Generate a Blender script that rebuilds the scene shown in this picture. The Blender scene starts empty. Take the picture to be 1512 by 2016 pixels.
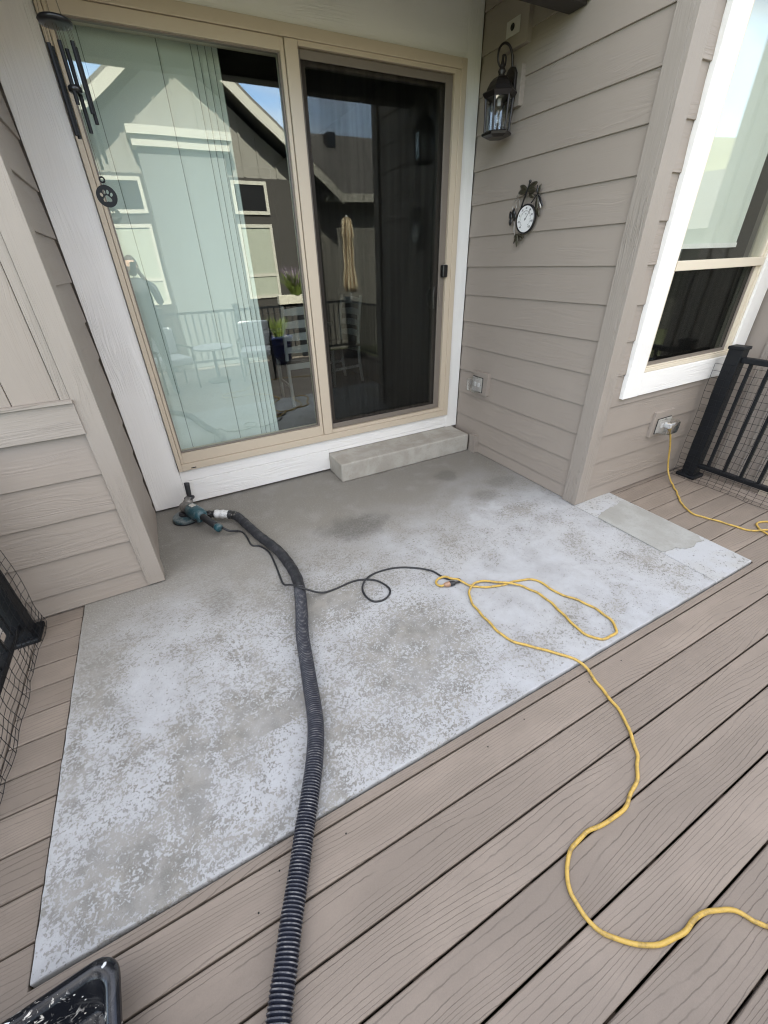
import bpy, bmesh, math, random
from mathutils import Matrix, Vector, Euler

# ------------------------------------------------------------------ camera, sky, sun, exposure
sc = bpy.context.scene
COL = sc.collection
PI = math.pi
R = math.radians
random.seed(7)

cam_d = bpy.data.cameras.new('camera')
cam = bpy.data.objects.new('camera', cam_d)
COL.objects.link(cam)
sc.camera = cam
cam_d.sensor_fit = 'HORIZONTAL'
cam_d.sensor_width = 36.0
cam_d.lens = 36.0 * 801.93 / 1512.0
cam_d.shift_x = 12.69 / 1512.0
cam_d.shift_y = -20.31 / 1512.0
cam_d.clip_start = 0.02
cam_d.clip_end = 2000.0
CAM_POS = Vector((0.0, -3.144, 1.6))


def _rodrigues(r):
    v = Vector(r)
    return Matrix.Rotation(v.length, 3, v.normalized())


_B = Matrix(((1, 0, 0), (0, 0, -1), (0, 1, 0)))
_W2C = _rodrigues((0.516107264, -0.460419062, -0.157286487)) @ _B      # x right, y down, z forward
_flip = Matrix(((1, 0, 0), (0, -1, 0), (0, 0, -1)))
CAM_R = (_flip @ _W2C).transposed()
cam.matrix_world = Matrix.Translation(CAM_POS) @ CAM_R.to_4x4()

SUN_EL, SUN_AZ = R(40), R(-10)
world = bpy.data.worlds.new('World')
sc.world = world
world.use_nodes = True
sun_d = bpy.data.lights.new('sun', 'SUN')
sun_d.energy = 4.0
sun_d.angle = R(0.53)
sun_d.color = (1.0, 0.95, 0.86)
sun = bpy.data.objects.new('sun', sun_d)
COL.objects.link(sun)
_sv = Vector((math.sin(SUN_AZ) * math.cos(SUN_EL), math.cos(SUN_AZ) * math.cos(SUN_EL), math.sin(SUN_EL)))
sun.rotation_euler = _sv.to_track_quat('Z', 'Y').to_euler()
sun.location = _sv * 60

sc.view_settings.view_transform = 'Standard'
sc.view_settings.look = 'None'
sc.view_settings.gamma = 1.0
sc.view_settings.use_curve_mapping = False
sc.view_settings.exposure = 2.68
sc.render.engine = 'CYCLES'
cy = sc.cycles
cy.use_denoising = True
cy.max_bounces = 9
cy.diffuse_bounces = 4
cy.glossy_bounces = 4
cy.transmission_bounces = 6
cy.transparent_max_bounces = 16
cy.caustics_reflective = False
cy.caustics_refractive = False
cy.sample_clamp_indirect = 6.0
cy.filter_width = 1.15


# ------------------------------------------------------------------ node helper
class NT:
    def __init__(self, tree):
        self.t = tree

    def new(self, typ, **kw):
        n = self.t.nodes.new(typ)
        for k, v in kw.items():
            setattr(n, k, v)
        return n

    def put(self, sock, v):
        if hasattr(v, 'is_output'):
            self.t.links.new(v, sock)
        elif v is not None:
            if isinstance(v, (tuple, list)) and len(v) == 3 and sock.type == 'RGBA':
                v = (*v, 1.0)
            sock.default_value = v

    def m(self, op, a, b=None, c=None, clamp=False):
        n = self.new('ShaderNodeMath', operation=op, use_clamp=clamp)
        self.put(n.inputs[0], a)
        if b is not None:
            self.put(n.inputs[1], b)
        if c is not None:
            self.put(n.inputs[2], c)
        return n.outputs[0]

    def vm(self, op, a, b=None):
        n = self.new('ShaderNodeVectorMath', operation=op)
        self.put(n.inputs[0], a)
        if b is not None:
            self.put(n.inputs[1], b)
        return n.outputs[0]

    def noise(self, vec, scale=1.0, detail=2.0, rough=0.5, dist=0.0, color=False):
        n = self.new('ShaderNodeTexNoise')
        self.put(n.inputs['Vector'], vec)
        self.put(n.inputs['Scale'], scale)
        self.put(n.inputs['Detail'], detail)
        self.put(n.inputs['Roughness'], rough)
        self.put(n.inputs['Distortion'], dist)
        return n.outputs['Color'] if color else n.outputs['Fac']

    def voronoi(self, vec, scale=1.0, feature='F1', rnd=1.0):
        n = self.new('ShaderNodeTexVoronoi', feature=feature)
        self.put(n.inputs['Vector'], vec)
        self.put(n.inputs['Scale'], scale)
        self.put(n.inputs['Randomness'], rnd)
        return n.outputs['Distance']

    def ss(self, v, a, b, lo=0.0, hi=1.0):
        n = self.new('ShaderNodeMapRange', interpolation_type='SMOOTHSTEP')
        self.put(n.inputs['Value'], v)
        self.put(n.inputs['From Min'], a)
        self.put(n.inputs['From Max'], b)
        self.put(n.inputs['To Min'], lo)
        self.put(n.inputs['To Max'], hi)
        return n.outputs['Result']

    def mix(self, f, a, b, mode='MIX'):
        n = self.new('ShaderNodeMix', data_type='RGBA', blend_type=mode)
        self.put(n.inputs[0], f)
        self.put(n.inputs[6], a)
        self.put(n.inputs[7], b)
        return n.outputs[2]

    def sep(self, v):
        n = self.new('ShaderNodeSeparateXYZ')
        self.put(n.inputs[0], v)
        return n.outputs

    def comb(self, x, y, z):
        n = self.new('ShaderNodeCombineXYZ')
        for i, v in enumerate((x, y, z)):
            self.put(n.inputs[i], v)
        return n.outputs[0]

    def bump(self, h, strength=0.5, dist=0.002, normal=None):
        n = self.new('ShaderNodeBump')
        n.inputs['Strength'].default_value = strength
        n.inputs['Distance'].default_value = dist
        self.put(n.inputs['Height'], h)
        if normal is not None:
            self.put(n.inputs['Normal'], normal)
        return n.outputs[0]


def mat(name, color=(0.5, 0.5, 0.5), rough=0.6, metal=0.0, spec=0.5):
    m = bpy.data.materials.new(name)
    m.use_nodes = True
    n = NT(m.node_tree)
    b = m.node_tree.nodes['Principled BSDF']
    b.inputs['Base Color'].default_value = (*color, 1)
    b.inputs['Roughness'].default_value = rough
    b.inputs['Metallic'].default_value = metal
    b.inputs['Specular IOR Level'].default_value = spec
    return m, n, b


def objvec(n, rand=37.0):
    tc = n.new('ShaderNodeTexCoord')
    oi = n.new('ShaderNodeObjectInfo')
    r = n.m('MULTIPLY', oi.outputs['Random'], rand)
    return n.vm('ADD', tc.outputs['Object'], n.comb(r, r, r)), tc.outputs['Object'], oi.outputs['Random']


# sky with thin cloud, thickened overhead to whiten the light
def build_world():
    n = NT(world.node_tree)
    bg = world.node_tree.nodes['Background']
    k = n.new('ShaderNodeTexSky')
    k.sky_type = 'NISHITA'
    k.sun_disc = False
    k.sun_elevation = SUN_EL
    k.sun_rotation = SUN_AZ
    k.altitude = 1400
    k.air_density = 1.0
    k.dust_density = 1.6
    k.ozone_density = 1.0
    tc = n.new('ShaderNodeTexCoord')
    d = tc.outputs['Generated']
    s = n.sep(d)
    zz = n.m('ADD', n.m('MAXIMUM', s[2], 0.0), 0.14)
    p = n.comb(n.m('DIVIDE', s[0], zz), n.m('DIVIDE', s[1], zz), 7.2)
    c = n.noise(n.vm('MULTIPLY', p, (0.8, 1.6, 1.0)), 0.75, 7, 0.58, 0.6)
    cm = n.ss(c, 0.31, 0.60)
    cm = n.m('MULTIPLY', cm, n.ss(s[2], 0.05, 0.45, 0.35, 1.0))
    col = n.mix(n.m('MULTIPLY', cm, 0.80), k.outputs[0], (5.5, 5.2, 4.85))
    n.put(bg.inputs['Color'], col)
    bg.inputs['Strength'].default_value = 0.13


build_world()


# ------------------------------------------------------------------ materials
M = {}


def wood_grain_paint(name, color, rough=0.55, var=0.07, strength=0.6, scale=1.0):
    """painted board with an embossed grain that runs along the board's local X"""
    m, n, b = mat(name, color, rough, spec=0.35)
    v, o, rnd = objvec(n)
    w = n.noise(n.vm('MULTIPLY', v, (1.6, 9, 9)), 1.0, 2, 0.5)
    wv = n.vm('ADD', n.vm('MULTIPLY', v, (2.2 * scale, 75 * scale, 75 * scale)), n.comb(0, 0, n.m('MULTIPLY', w, 9)))
    g = n.noise(wv, 1.0, 4, 0.62)
    patch = n.ss(n.noise(n.vm('MULTIPLY', v, (1.8, 7, 7)), 1.0, 2, 0.5), 0.42, 0.66)
    gl = n.m('MULTIPLY', n.ss(g, 0.40, 0.62), n.m('ADD', patch, 0.25))
    fine = n.noise(v, 420, 2, 0.5)
    h = n.m('ADD', gl, n.m('MULTIPLY', fine, 0.12))
    blotch = n.noise(n.vm('MULTIPLY', v, (3, 3, 3)), 1.0, 4, 0.6)
    f = n.m('ADD', n.m('MULTIPLY', blotch, var * 2), 1.0 - var)
    f = n.m('MULTIPLY', f, n.ss(rnd, 0, 1, 0.985, 1.015))
    hsv = n.vm('MULTIPLY', n.comb(f, f, f), color)
    n.put(b.inputs['Base Color'], hsv)
    n.put(b.inputs['Normal'], n.bump(h, strength, 0.0016))
    M[name] = m
    return m


wood_grain_paint('taupe_siding', (0.300, 0.261, 0.225), 0.55, 0.07, 0.6)
wood_grain_paint('taupe_trim', (0.306, 0.271, 0.236), 0.55, 0.06, 1.0, 1.5)
wood_grain_paint('white_trim', (0.83, 0.815, 0.785), 0.5, 0.03, 0.8, 1.3)
wood_grain_paint('cream_siding', (0.52, 0.47, 0.40), 0.6, 0.05, 0.3)
wood_grain_paint('dark_beam', (0.035, 0.030, 0.026), 0.5, 0.05, 0.3)


def simple(name, color, rough=0.5, metal=0.0, spec=0.5, nz=0.0, nscale=30.0, bump=0.0, bscale=200.0):
    m, n, b = mat(name, color, rough, metal, spec)
    v, o, rnd = objvec(n)
    if nz:
        f = n.m('ADD', n.m('MULTIPLY', n.noise(v, nscale, 4, 0.6), nz * 2), 1.0 - nz)
        n.put(b.inputs['Base Color'], n.vm('MULTIPLY', n.comb(f, f, f), color))
    if bump:
        n.put(b.inputs['Normal'], n.bump(n.noise(v, bscale, 3, 0.6), bump, 0.001))
    M[name] = m
    return m


simple('tan_frame', (0.56, 0.475, 0.365), 0.42, nz=0.03, nscale=4)
simple('cream_vinyl', (0.66, 0.59, 0.47), 0.4, nz=0.03, nscale=4)
simple('screen_frame', (0.19, 0.162, 0.135), 0.45, nz=0.05, nscale=6)
simple('gasket', (0.03, 0.028, 0.026), 0.6)
simple('panel_edge_shade', (0.22, 0.26, 0.24), 0.8)  # dark tone for the shadow lines between blind panels
simple('black_metal', (0.008, 0.009, 0.011), 0.5, spec=0.25, nz=0.15, nscale=25, bump=0.15, bscale=500)
simple('black_gloss', (0.010, 0.010, 0.011), 0.28, nz=0.1)
simple('black_rubber', (0.017, 0.018, 0.021), 0.5, nz=0.25, nscale=60)
simple('bronze', (0.014, 0.011, 0.010), 0.36, metal=0.1, nz=0.35, nscale=60, bump=0.2, bscale=300)
simple('verdigris_bronze', (0.055, 0.050, 0.033), 0.42, metal=0.55, nz=0.5, nscale=55)
simple('silver_wire', (0.42, 0.40, 0.37), 0.35, metal=0.8, nz=0.3, nscale=60)
simple('grey_plate', (0.48, 0.46, 0.42), 0.5, nz=0.05)
simple('hole_black', (0.008, 0.008, 0.008), 0.8)
simple('white_plastic', (0.72, 0.72, 0.70), 0.45, nz=0.04)
simple('dial_white', (0.76, 0.76, 0.76), 0.35, nz=0.03, nscale=40)
simple('ink', (0.02, 0.02, 0.022), 0.6)
simple('string', (0.10, 0.085, 0.06), 0.8)
simple('grey_cast', (0.22, 0.21, 0.195), 0.45, metal=0.5, nz=0.3, nscale=70)
simple('copper_plastic', (0.33, 0.20, 0.13), 0.3, nz=0.25, nscale=120)
simple('panel_fabric', (0.74, 0.79, 0.75), 0.75, nz=0.02, nscale=5)
simple('shade_fabric', (0.62, 0.665, 0.60), 0.75, nz=0.02, nscale=5)
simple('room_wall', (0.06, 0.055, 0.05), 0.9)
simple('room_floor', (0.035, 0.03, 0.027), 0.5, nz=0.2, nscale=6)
simple('chair_paint', (0.62, 0.60, 0.57), 0.5, nz=0.08, nscale=10)
simple('table_paint', (0.16, 0.15, 0.145), 0.45, nz=0.08, nscale=10)
simple('chair_seat', (0.09, 0.075, 0.065), 0.7, nz=0.15, nscale=20)
simple('cushion', (0.62, 0.62, 0.62), 0.85, nz=0.05, nscale=10)
simple('patio_top', (0.55, 0.56, 0.56), 0.4, nz=0.05)
simple('blue_pot', (0.02, 0.03, 0.11), 0.2)
simple('planter_box', (0.50, 0.46, 0.38), 0.6, nz=0.1)
simple('leaf_green', (0.13, 0.17, 0.035), 0.6, nz=0.4, nscale=50)
simple('lavender', (0.20, 0.14, 0.20), 0.7, nz=0.4, nscale=80)
simple('shingle', (0.12, 0.11, 0.10), 0.9, nz=0.4, nscale=9)
simple('soil_lawn', (0.10, 0.11, 0.05), 0.95, nz=0.35, nscale=2.0)
simple('hill_grass', (0.17, 0.165, 0.10), 0.95, nz=0.35, nscale=0.05)
simple('jacket', (0.028, 0.03, 0.036), 0.8, nz=0.2, nscale=20)
simple('jeans', (0.035, 0.045, 0.075), 0.85, nz=0.2, nscale=20)
simple('skin', (0.45, 0.28, 0.20), 0.5, nz=0.08, nscale=15)
simple('hair', (0.06, 0.04, 0.03), 0.6)
simple('window_dark', (0.012, 0.012, 0.013), 0.12, nz=0.0)
simple('window_blind', (0.30, 0.31, 0.25), 0.6, nz=0.03)
simple('joist_wood', (0.09, 0.065, 0.045), 0.9, nz=0.3)


def glass_mat(name, tint=(0.80, 0.88, 0.84), ior=1.75, wob=0.0):
    m = bpy.data.materials.new(name)
    m.use_nodes = True
    t = m.node_tree
    t.nodes.remove(t.nodes['Principled BSDF'])
    n = NT(t)
    out = t.nodes['Material Output']
    tr = n.new('ShaderNodeBsdfTransparent')
    tr.inputs[0].default_value = (*tint, 1)
    gl = n.new('ShaderNodeBsdfGlossy')
    gl.inputs['Roughness'].default_value = 0.0
    gl.inputs[0].default_value = (0.93, 0.97, 0.94, 1)
    if wob:
        tc = n.new('ShaderNodeTexCoord')
        nz = n.noise(n.vm('MULTIPLY', tc.outputs['Object'], (2.2, 2.2, 1.1)), 1.0, 1, 0.4)
        n.put(gl.inputs['Normal'], n.bump(nz, wob, 0.004))
    fr = n.new('ShaderNodeFresnel')
    geo = n.new('ShaderNodeNewGeometry')
    n.put(fr.inputs['IOR'], n.m('ADD', ior, n.m('MULTIPLY', geo.outputs['Backfacing'], 1.0 / ior - ior)))
    mx = n.new('ShaderNodeMixShader')
    n.put(mx.inputs[0], fr.outputs[0])
    n.put(mx.inputs[1], tr.outputs[0])
    n.put(mx.inputs[2], gl.outputs[0])
    n.put(out.inputs['Surface'], mx.outputs[0])
    M[name] = m


glass_mat('door_glass', (0.93, 0.965, 0.95), 1.95, 0.22)
glass_mat('window_glass', (0.965, 0.98, 0.965), 1.55, 0.03)
glass_mat('clear_plastic', (0.97, 0.97, 0.975), 1.5)
glass_mat('lantern_glass', (0.96, 0.965, 0.97), 1.95)


def screen_mat(name):
    m = bpy.data.materials.new(name)
    m.use_nodes = True
    t = m.node_tree
    t.nodes.remove(t.nodes['Principled BSDF'])
    n = NT(t)
    b = n.new('ShaderNodeBsdfDiffuse')
    b.inputs['Color'].default_value = (0.010, 0.0095, 0.0085, 1)
    tr = n.new('ShaderNodeBsdfTransparent')
    mx = n.new('ShaderNodeMixShader')
    tc = n.new('ShaderNodeTexCoord')
    band = n.noise(n.vm('MULTIPLY', tc.outputs['Object'], (22, 1, 0.7)), 1.0, 2, 0.5)
    n.put(mx.inputs[0], n.ss(band, 0.3, 0.7, 0.28, 0.38))
    n.put(mx.inputs[1], tr.outputs[0])
    n.put(mx.inputs[2], b.outputs[0])
    n.put(t.nodes['Material Output'].inputs['Surface'], mx.outputs[0])
    M[name] = m


screen_mat('insect_screen')


def deck_mat():
    base = (0.220, 0.184, 0.152)
    m, n, b = mat('deck_composite', base, 0.62, spec=0.3)
    v, o, rnd = objvec(n, 53.0)
    s = n.sep(v)
    x, y = s[0], s[1]
    # cathedral grain: contour lines of a stretched noise over the board width
    p = n.comb(n.m('MULTIPLY', x, 0.85), n.m('MULTIPLY', y, 6.5), n.m('MULTIPLY', rnd, 91.0))
    f1 = n.noise(p, 1.0, 2.0, 0.4, 0.0)
    wig = n.noise(n.comb(n.m('MULTIPLY', x, 26), n.m('MULTIPLY', y, 60), 0), 1.0, 2.0, 0.5)
    q = n.m('ADD', n.m('MULTIPLY', f1, 15.0), n.m('MULTIPLY', y, 74.0))
    q = n.m('ADD', q, n.m('MULTIPLY', wig, 0.35))
    p2 = n.vm('ADD', p, (0.0, 6.5 * 0.0025, 0.0))
    slope = n.m('ABSOLUTE', n.m('ADD', 0.185, n.m('MULTIPLY', n.m('SUBTRACT', n.noise(p2, 1.0, 2.0, 0.4, 0.0), f1), 15.0)))
    flat = n.ss(slope, 0.03, 0.11)
    fr = n.m('FRACT', q)
    ln = n.m('ABSOLUTE', n.m('SUBTRACT', fr, 0.5))
    gate = n.ss(n.noise(n.comb(n.m('MULTIPLY', x, 3.0), n.m('MULTIPLY', y, 30), 7.0), 1.0, 2, 0.5), 0.32, 0.55)
    line = n.m('MULTIPLY', n.m('MULTIPLY', n.ss(ln, 0.10, 0.015), flat), n.m('ADD', n.m('MULTIPLY', gate, 0.75), 0.25))
    fine = n.noise(n.comb(n.m('MULTIPLY', x, 60), n.m('MULTIPLY', y, 900), 0), 1.0, 2, 0.6)
    speck = n.noise(v, 350, 2, 0.6)
    tone = n.noise(n.comb(n.m('MULTIPLY', x, 1.3), n.m('MULTIPLY', y, 9), n.m('MULTIPLY', rnd, 17)), 1.0, 4, 0.6)
    k = n.m('ADD', n.m('MULTIPLY', tone, 0.20), 0.90)
    k = n.m('ADD', k, n.m('MULTIPLY', n.m('SUBTRACT', fine, 0.5), 0.12))
    k = n.m('ADD', k, n.m('MULTIPLY', n.m('SUBTRACT', speck, 0.5), 0.22))
    k = n.m('MULTIPLY', k, n.ss(rnd, 0, 1, 0.92, 1.07))
    scuff = n.noise(n.comb(n.m('MULTIPLY', x, 2.2), n.m('MULTIPLY', y, 4.5), n.m('MULTIPLY', rnd, 33)), 1.0, 6, 0.65)
    k = n.m('MULTIPLY', k, n.ss(scuff, 0.40, 0.72, 0.96, 1.14))
    k = n.m('MULTIPLY', k, n.m('SUBTRACT', 1.0, n.m('MULTIPLY', line, 0.37)))
    n.put(b.inputs['Base Color'], n.vm('MULTIPLY', n.comb(k, k, k), base))
    h = n.m('SUBTRACT', n.m('MULTIPLY', speck, 0.25), line)
    n.put(b.inputs['Normal'], n.bump(h, 0.5, 0.0011))
    M['deck_composite'] = m


deck_mat()


def concrete_mat(name, mode='slab'):
    m, n, b = mat(name, (0.4, 0.4, 0.4), 0.85, spec=0.25)
    tc = n.new('ShaderNodeTexCoord')
    v = tc.outputs['Object']
    s = n.sep(v)
    x, y = s[0], s[1]
    light = (0.398, 0.411, 0.428)
    light2 = (0.325, 0.331, 0.338)
    spot = (0.165, 0.161, 0.147)
    bare = (0.212, 0.200, 0.176)
    lo = n.noise(v, 1.7, 4, 0.6, 0.4)
    mid = n.noise(v, 5.5, 4, 0.6, 0.3)
    fine = n.noise(v, 55, 5, 0.62, 0.5)
    vfine = n.noise(v, 260, 3, 0.6)

    def blob(cx, cy, rx, ry, soft=1.0):
        dx = n.m('DIVIDE', n.m('SUBTRACT', x, cx), rx)
        dy = n.m('DIVIDE', n.m('SUBTRACT', y, cy), ry)
        d = n.m('SQRT', n.m('ADD', n.m('MULTIPLY', dx, dx), n.m('MULTIPLY', dy, dy)))
        d = n.m('ADD', d, n.m('MULTIPLY', n.m('SUBTRACT', mid, 0.5), 1.3))
        return n.ss(d, 1.0, 1.0 - 0.6 * soft)

    if mode == 'slab':
        # where the pale laitance still lies: all but the rear of the patio
        yy = n.m('ADD', y, n.m('MULTIPLY', n.m('SUBTRACT', lo, 0.5), 0.9))
        yy = n.m('SUBTRACT', yy, n.m('MULTIPLY', x, 0.10))
        cov = n.ss(yy, -0.75, -1.75)                                  # 0 rear ground off, 1 front
        cov = n.m('MAXIMUM', cov, n.m('MULTIPLY', blob(1.9, -1.55, 0.75, 0.55), 0.95))
        worn = blob(0.75, -2.05, 0.42, 0.40)
        worn = n.m('MAXIMUM', worn, n.m('MULTIPLY', blob(0.45, -1.55, 0.35, 0.25), 0.8))
        worn = n.m('MAXIMUM', worn, n.m('MULTIPLY', blob(-0.28, -2.13, 0.09, 0.34), 0.9))
        worn = n.m('MAXIMUM', worn, n.m('MULTIPLY', blob(2.05, -1.35, 0.30, 0.12), 0.75))
        worn = n.m('MAXIMUM', worn, n.m('MULTIPLY', blob(-0.45, -2.33, 0.36, 0.20), 0.55))
        worn = n.m('MAXIMUM', worn, n.m('MULTIPLY', blob(0.05, -2.05, 0.40, 0.07), 0.7))
        clean = blob(1.55, -1.98, 0.55, 0.42)
        clean = n.m('MAXIMUM', clean, blob(-0.32, -1.72, 0.28, 0.30))
        grit = n.noise(v, 62, 8, 0.66, 0.3)
        grit2 = n.noise(v, 330, 3, 0.6)
        gritb = n.noise(v, 135, 5, 0.6, 0.2)
        gritc = n.noise(v, 27, 4, 0.6, 0.3)
        fine = n.m('ADD', n.m('MULTIPLY', grit, 0.50), n.m('MULTIPLY', gritb, 0.36))
        fine = n.m('ADD', fine, n.m('MULTIPLY', gritc, 0.14))
        side = n.ss(n.m('ADD', x, n.m('MULTIPLY', n.m('SUBTRACT', lo, 0.5), 1.2)), 0.2, 1.5)
        D = n.m('SUBTRACT', 0.46, n.m('MULTIPLY', side, 0.22))
        D = n.m('ADD', D, n.m('MULTIPLY', n.m('SUBTRACT', lo, 0.5), 0.9))
        D = n.m('ADD', D, n.m('MULTIPLY', n.m('SUBTRACT', mid, 0.5), 1.15))
        D = n.m('ADD', D, n.m('MULTIPLY', worn, 0.36))
        D = n.m('SUBTRACT', D, n.m('MULTIPLY', clean, 0.16))
        thr = n.m('SUBTRACT', 0.5, n.m('MULTIPLY', n.m('SUBTRACT', D, 0.5), 0.21))
        # tooled smooth margin along the open edges
        edge = n.m('MINIMUM', n.m('ADD', y, 2.46), n.m('ADD', x, 0.726))
        em = n.ss(n.m('ADD', edge, n.m('MULTIPLY', n.m('SUBTRACT', mid, 0.5), 0.03)), 0.022, 0.006)
        thr = n.m('ADD', thr, n.m('MULTIPLY', em, 0.035))
        sp = n.ss(n.m('SUBTRACT', fine, thr), -0.013, 0.020)          # pitted spots
        base = n.mix(n.ss(mid, 0.35, 0.7), light, light2)
        base = n.mix(n.m('MULTIPLY', n.ss(lo, 0.45, 0.75), 0.35), base, (0.36, 0.355, 0.335))
        mott = n.noise(v, 21, 5, 0.65, 0.3)
        base = n.mix(n.ss(mott, 0.40, 0.72, 0.0, 0.38), base, (0.315, 0.32, 0.32))
        base = n.mix(n.m('MULTIPLY', worn, 0.20), base, (0.315, 0.315, 0.305))
        base = n.mix(n.ss(grit2, 0.60, 0.70, 0.0, 0.30), base, (0.50, 0.51, 0.52))
        spc = n.mix(n.ss(n.noise(v, 12, 4, 0.6), 0.35, 0.65), spot, (0.255, 0.246, 0.222))
        spc = n.mix(n.ss(grit2, 0.45, 0.62, 0.0, 0.4), spc, (0.30, 0.295, 0.28))
        veil = n.ss(n.noise(v, 7, 4, 0.6), 0.30, 0.70, 0.68, 1.0)
        frontc = n.mix(n.m('MULTIPLY', sp, veil), base, spc)
        # faint arcs left by the grinding cup
        for ax_, ay_, sc_ in ((0.9, -1.2, 38.0), (1.9, -1.9, 46.0), (-0.2, -1.7, 42.0)):
            dx_ = n.m('SUBTRACT', x, ax_)
            dy_ = n.m('SUBTRACT', y, ay_)
            rad_ = n.m('SQRT', n.m('ADD', n.m('MULTIPLY', dx_, dx_), n.m('MULTIPLY', dy_, dy_)))
            rad_ = n.m('ADD', rad_, n.m('MULTIPLY', mid, 0.06))
            arc = n.noise(n.comb(n.m('MULTIPLY', rad_, sc_ * 3.2), n.m('MULTIPLY', mott, 1.0), ay_), 1.0, 3, 0.6)
            am = n.m('MULTIPLY', n.ss(arc, 0.60, 0.72), n.ss(rad_, 0.75, 0.25))
            am = n.m('MULTIPLY', am, n.ss(n.noise(v, 4.0, 2), 0.48, 0.62))
            frontc = n.mix(n.m('MULTIPLY', am, 0.35), frontc, (0.46, 0.465, 0.47))
        pits = n.ss(n.noise(v, 150, 3, 0.6), 0.66, 0.71)
        frontc = n.mix(n.m('MULTIPLY', pits, 0.6), frontc, (0.17, 0.165, 0.155))
        rear_sp = n.ss(n.m('SUBTRACT', fine, n.m('ADD', 0.50, n.m('MULTIPLY', n.m('SUBTRACT', mid, 0.5), -0.5))), -0.02, 0.05)
        rear = n.mix(n.m('MULTIPLY', rear_sp, 0.30), bare, (0.20, 0.195, 0.182))
        rear = n.mix(n.m('MULTIPLY', n.ss(mid, 0.5, 0.75), 0.35), rear, (0.32, 0.31, 0.29))
        rsp = n.noise(v, 125, 4, 0.6, 0.3)
        rear = n.mix(n.m('MULTIPLY', n.ss(rsp, 0.54, 0.66), 0.55), rear, (0.36, 0.35, 0.33))
        rear = n.mix(n.m('MULTIPLY', n.ss(rsp, 0.46, 0.34), 0.55), rear, (0.15, 0.142, 0.128))
        col = n.mix(cov, rear, frontc)
        for cx, cy, rx, ry, st in ((0.92, -0.95, 0.30, 0.19, 0.85), (1.92, -0.63, 0.13, 0.11, 0.6), (1.48, -0.27, 0.10, 0.06, 0.5),
                                   (1.98, -1.06, 0.15, 0.10, 0.45), (2.25, -0.95, 0.20, 0.10, 0.35), (-0.05, -1.25, 0.10, 0.16, 0.3),
                                   (-0.10, -0.55, 0.30, 0.45, 0.25)):
            pm = n.m('MULTIPLY', blob(cx, cy, rx, ry), n.ss(fine, 0.36, 0.60, 0.55, 1.0))
            col = n.mix(n.m('MULTIPLY', pm, st), col, (0.115, 0.11, 0.10))
        h = n.m('SUBTRACT', n.m('MULTIPLY', vfine, 0.35), n.m('MULTIPLY', sp, cov))
    elif mode == 'strip':
        thr = n.m('ADD', 0.60, n.m('MULTIPLY', n.m('SUBTRACT', mid, 0.5), -0.3))
        sp = n.ss(n.m('SUBTRACT', fine, thr), -0.012, 0.03)
        base = n.mix(n.ss(mid, 0.4, 0.65), light, (0.37, 0.375, 0.37))
        col = n.mix(n.m('MULTIPLY', sp, 0.7), base, spot)
        h = n.m('SUBTRACT', n.m('MULTIPLY', vfine, 0.35), sp)
    elif mode == 'patch':
        col = n.mix(n.ss(mid, 0.35, 0.7), (0.285, 0.285, 0.265), (0.34, 0.345, 0.33))
        col = n.mix(n.m('MULTIPLY', n.ss(fine, 0.5, 0.7), 0.3), col, (0.23, 0.225, 0.21))
        h = n.m('MULTIPLY', vfine, 0.8)
    else:   # step
        col = n.mix(n.ss(mid, 0.35, 0.7), (0.335, 0.313, 0.272), (0.43, 0.412, 0.372))
        col = n.mix(n.m('MULTIPLY', n.ss(fine, 0.56, 0.7), 0.4), col, (0.22, 0.21, 0.19))
        pit = n.ss(n.voronoi(n.vm('ADD', v, n.noise(v, 9, 2, 0.5, 0, True)), 33), 0.10, 0.05)
        pit = n.m('MULTIPLY', pit, n.ss(n.noise(v, 14, 2), 0.55, 0.66))
        col = n.mix(n.m('MULTIPLY', pit, 0.7), col, (0.12, 0.11, 0.10))
        h = n.m('SUBTRACT', n.m('MULTIPLY', vfine, 0.5), pit)
    broom = n.noise(n.vm('MULTIPLY', v, (260, 9, 9)), 1.0, 2, 0.5)
    h = n.m('ADD', h, n.m('MULTIPLY', broom, 0.25))
    g = n.m('ADD', 0.9, n.m('MULTIPLY', vfine, 0.2))
    col = n.mix(1.0, col, n.comb(g, g, g), 'MULTIPLY')
    n.put(b.inputs['Base Color'], col)
    n.put(b.inputs['Normal'], n.bump(h, 0.4, 0.0018))
    M[name] = m


concrete_mat('slab_concrete', 'slab')
concrete_mat('strip_concrete', 'strip')
concrete_mat('patch_concrete', 'patch')
concrete_mat('step_concrete', 'step')


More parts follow.
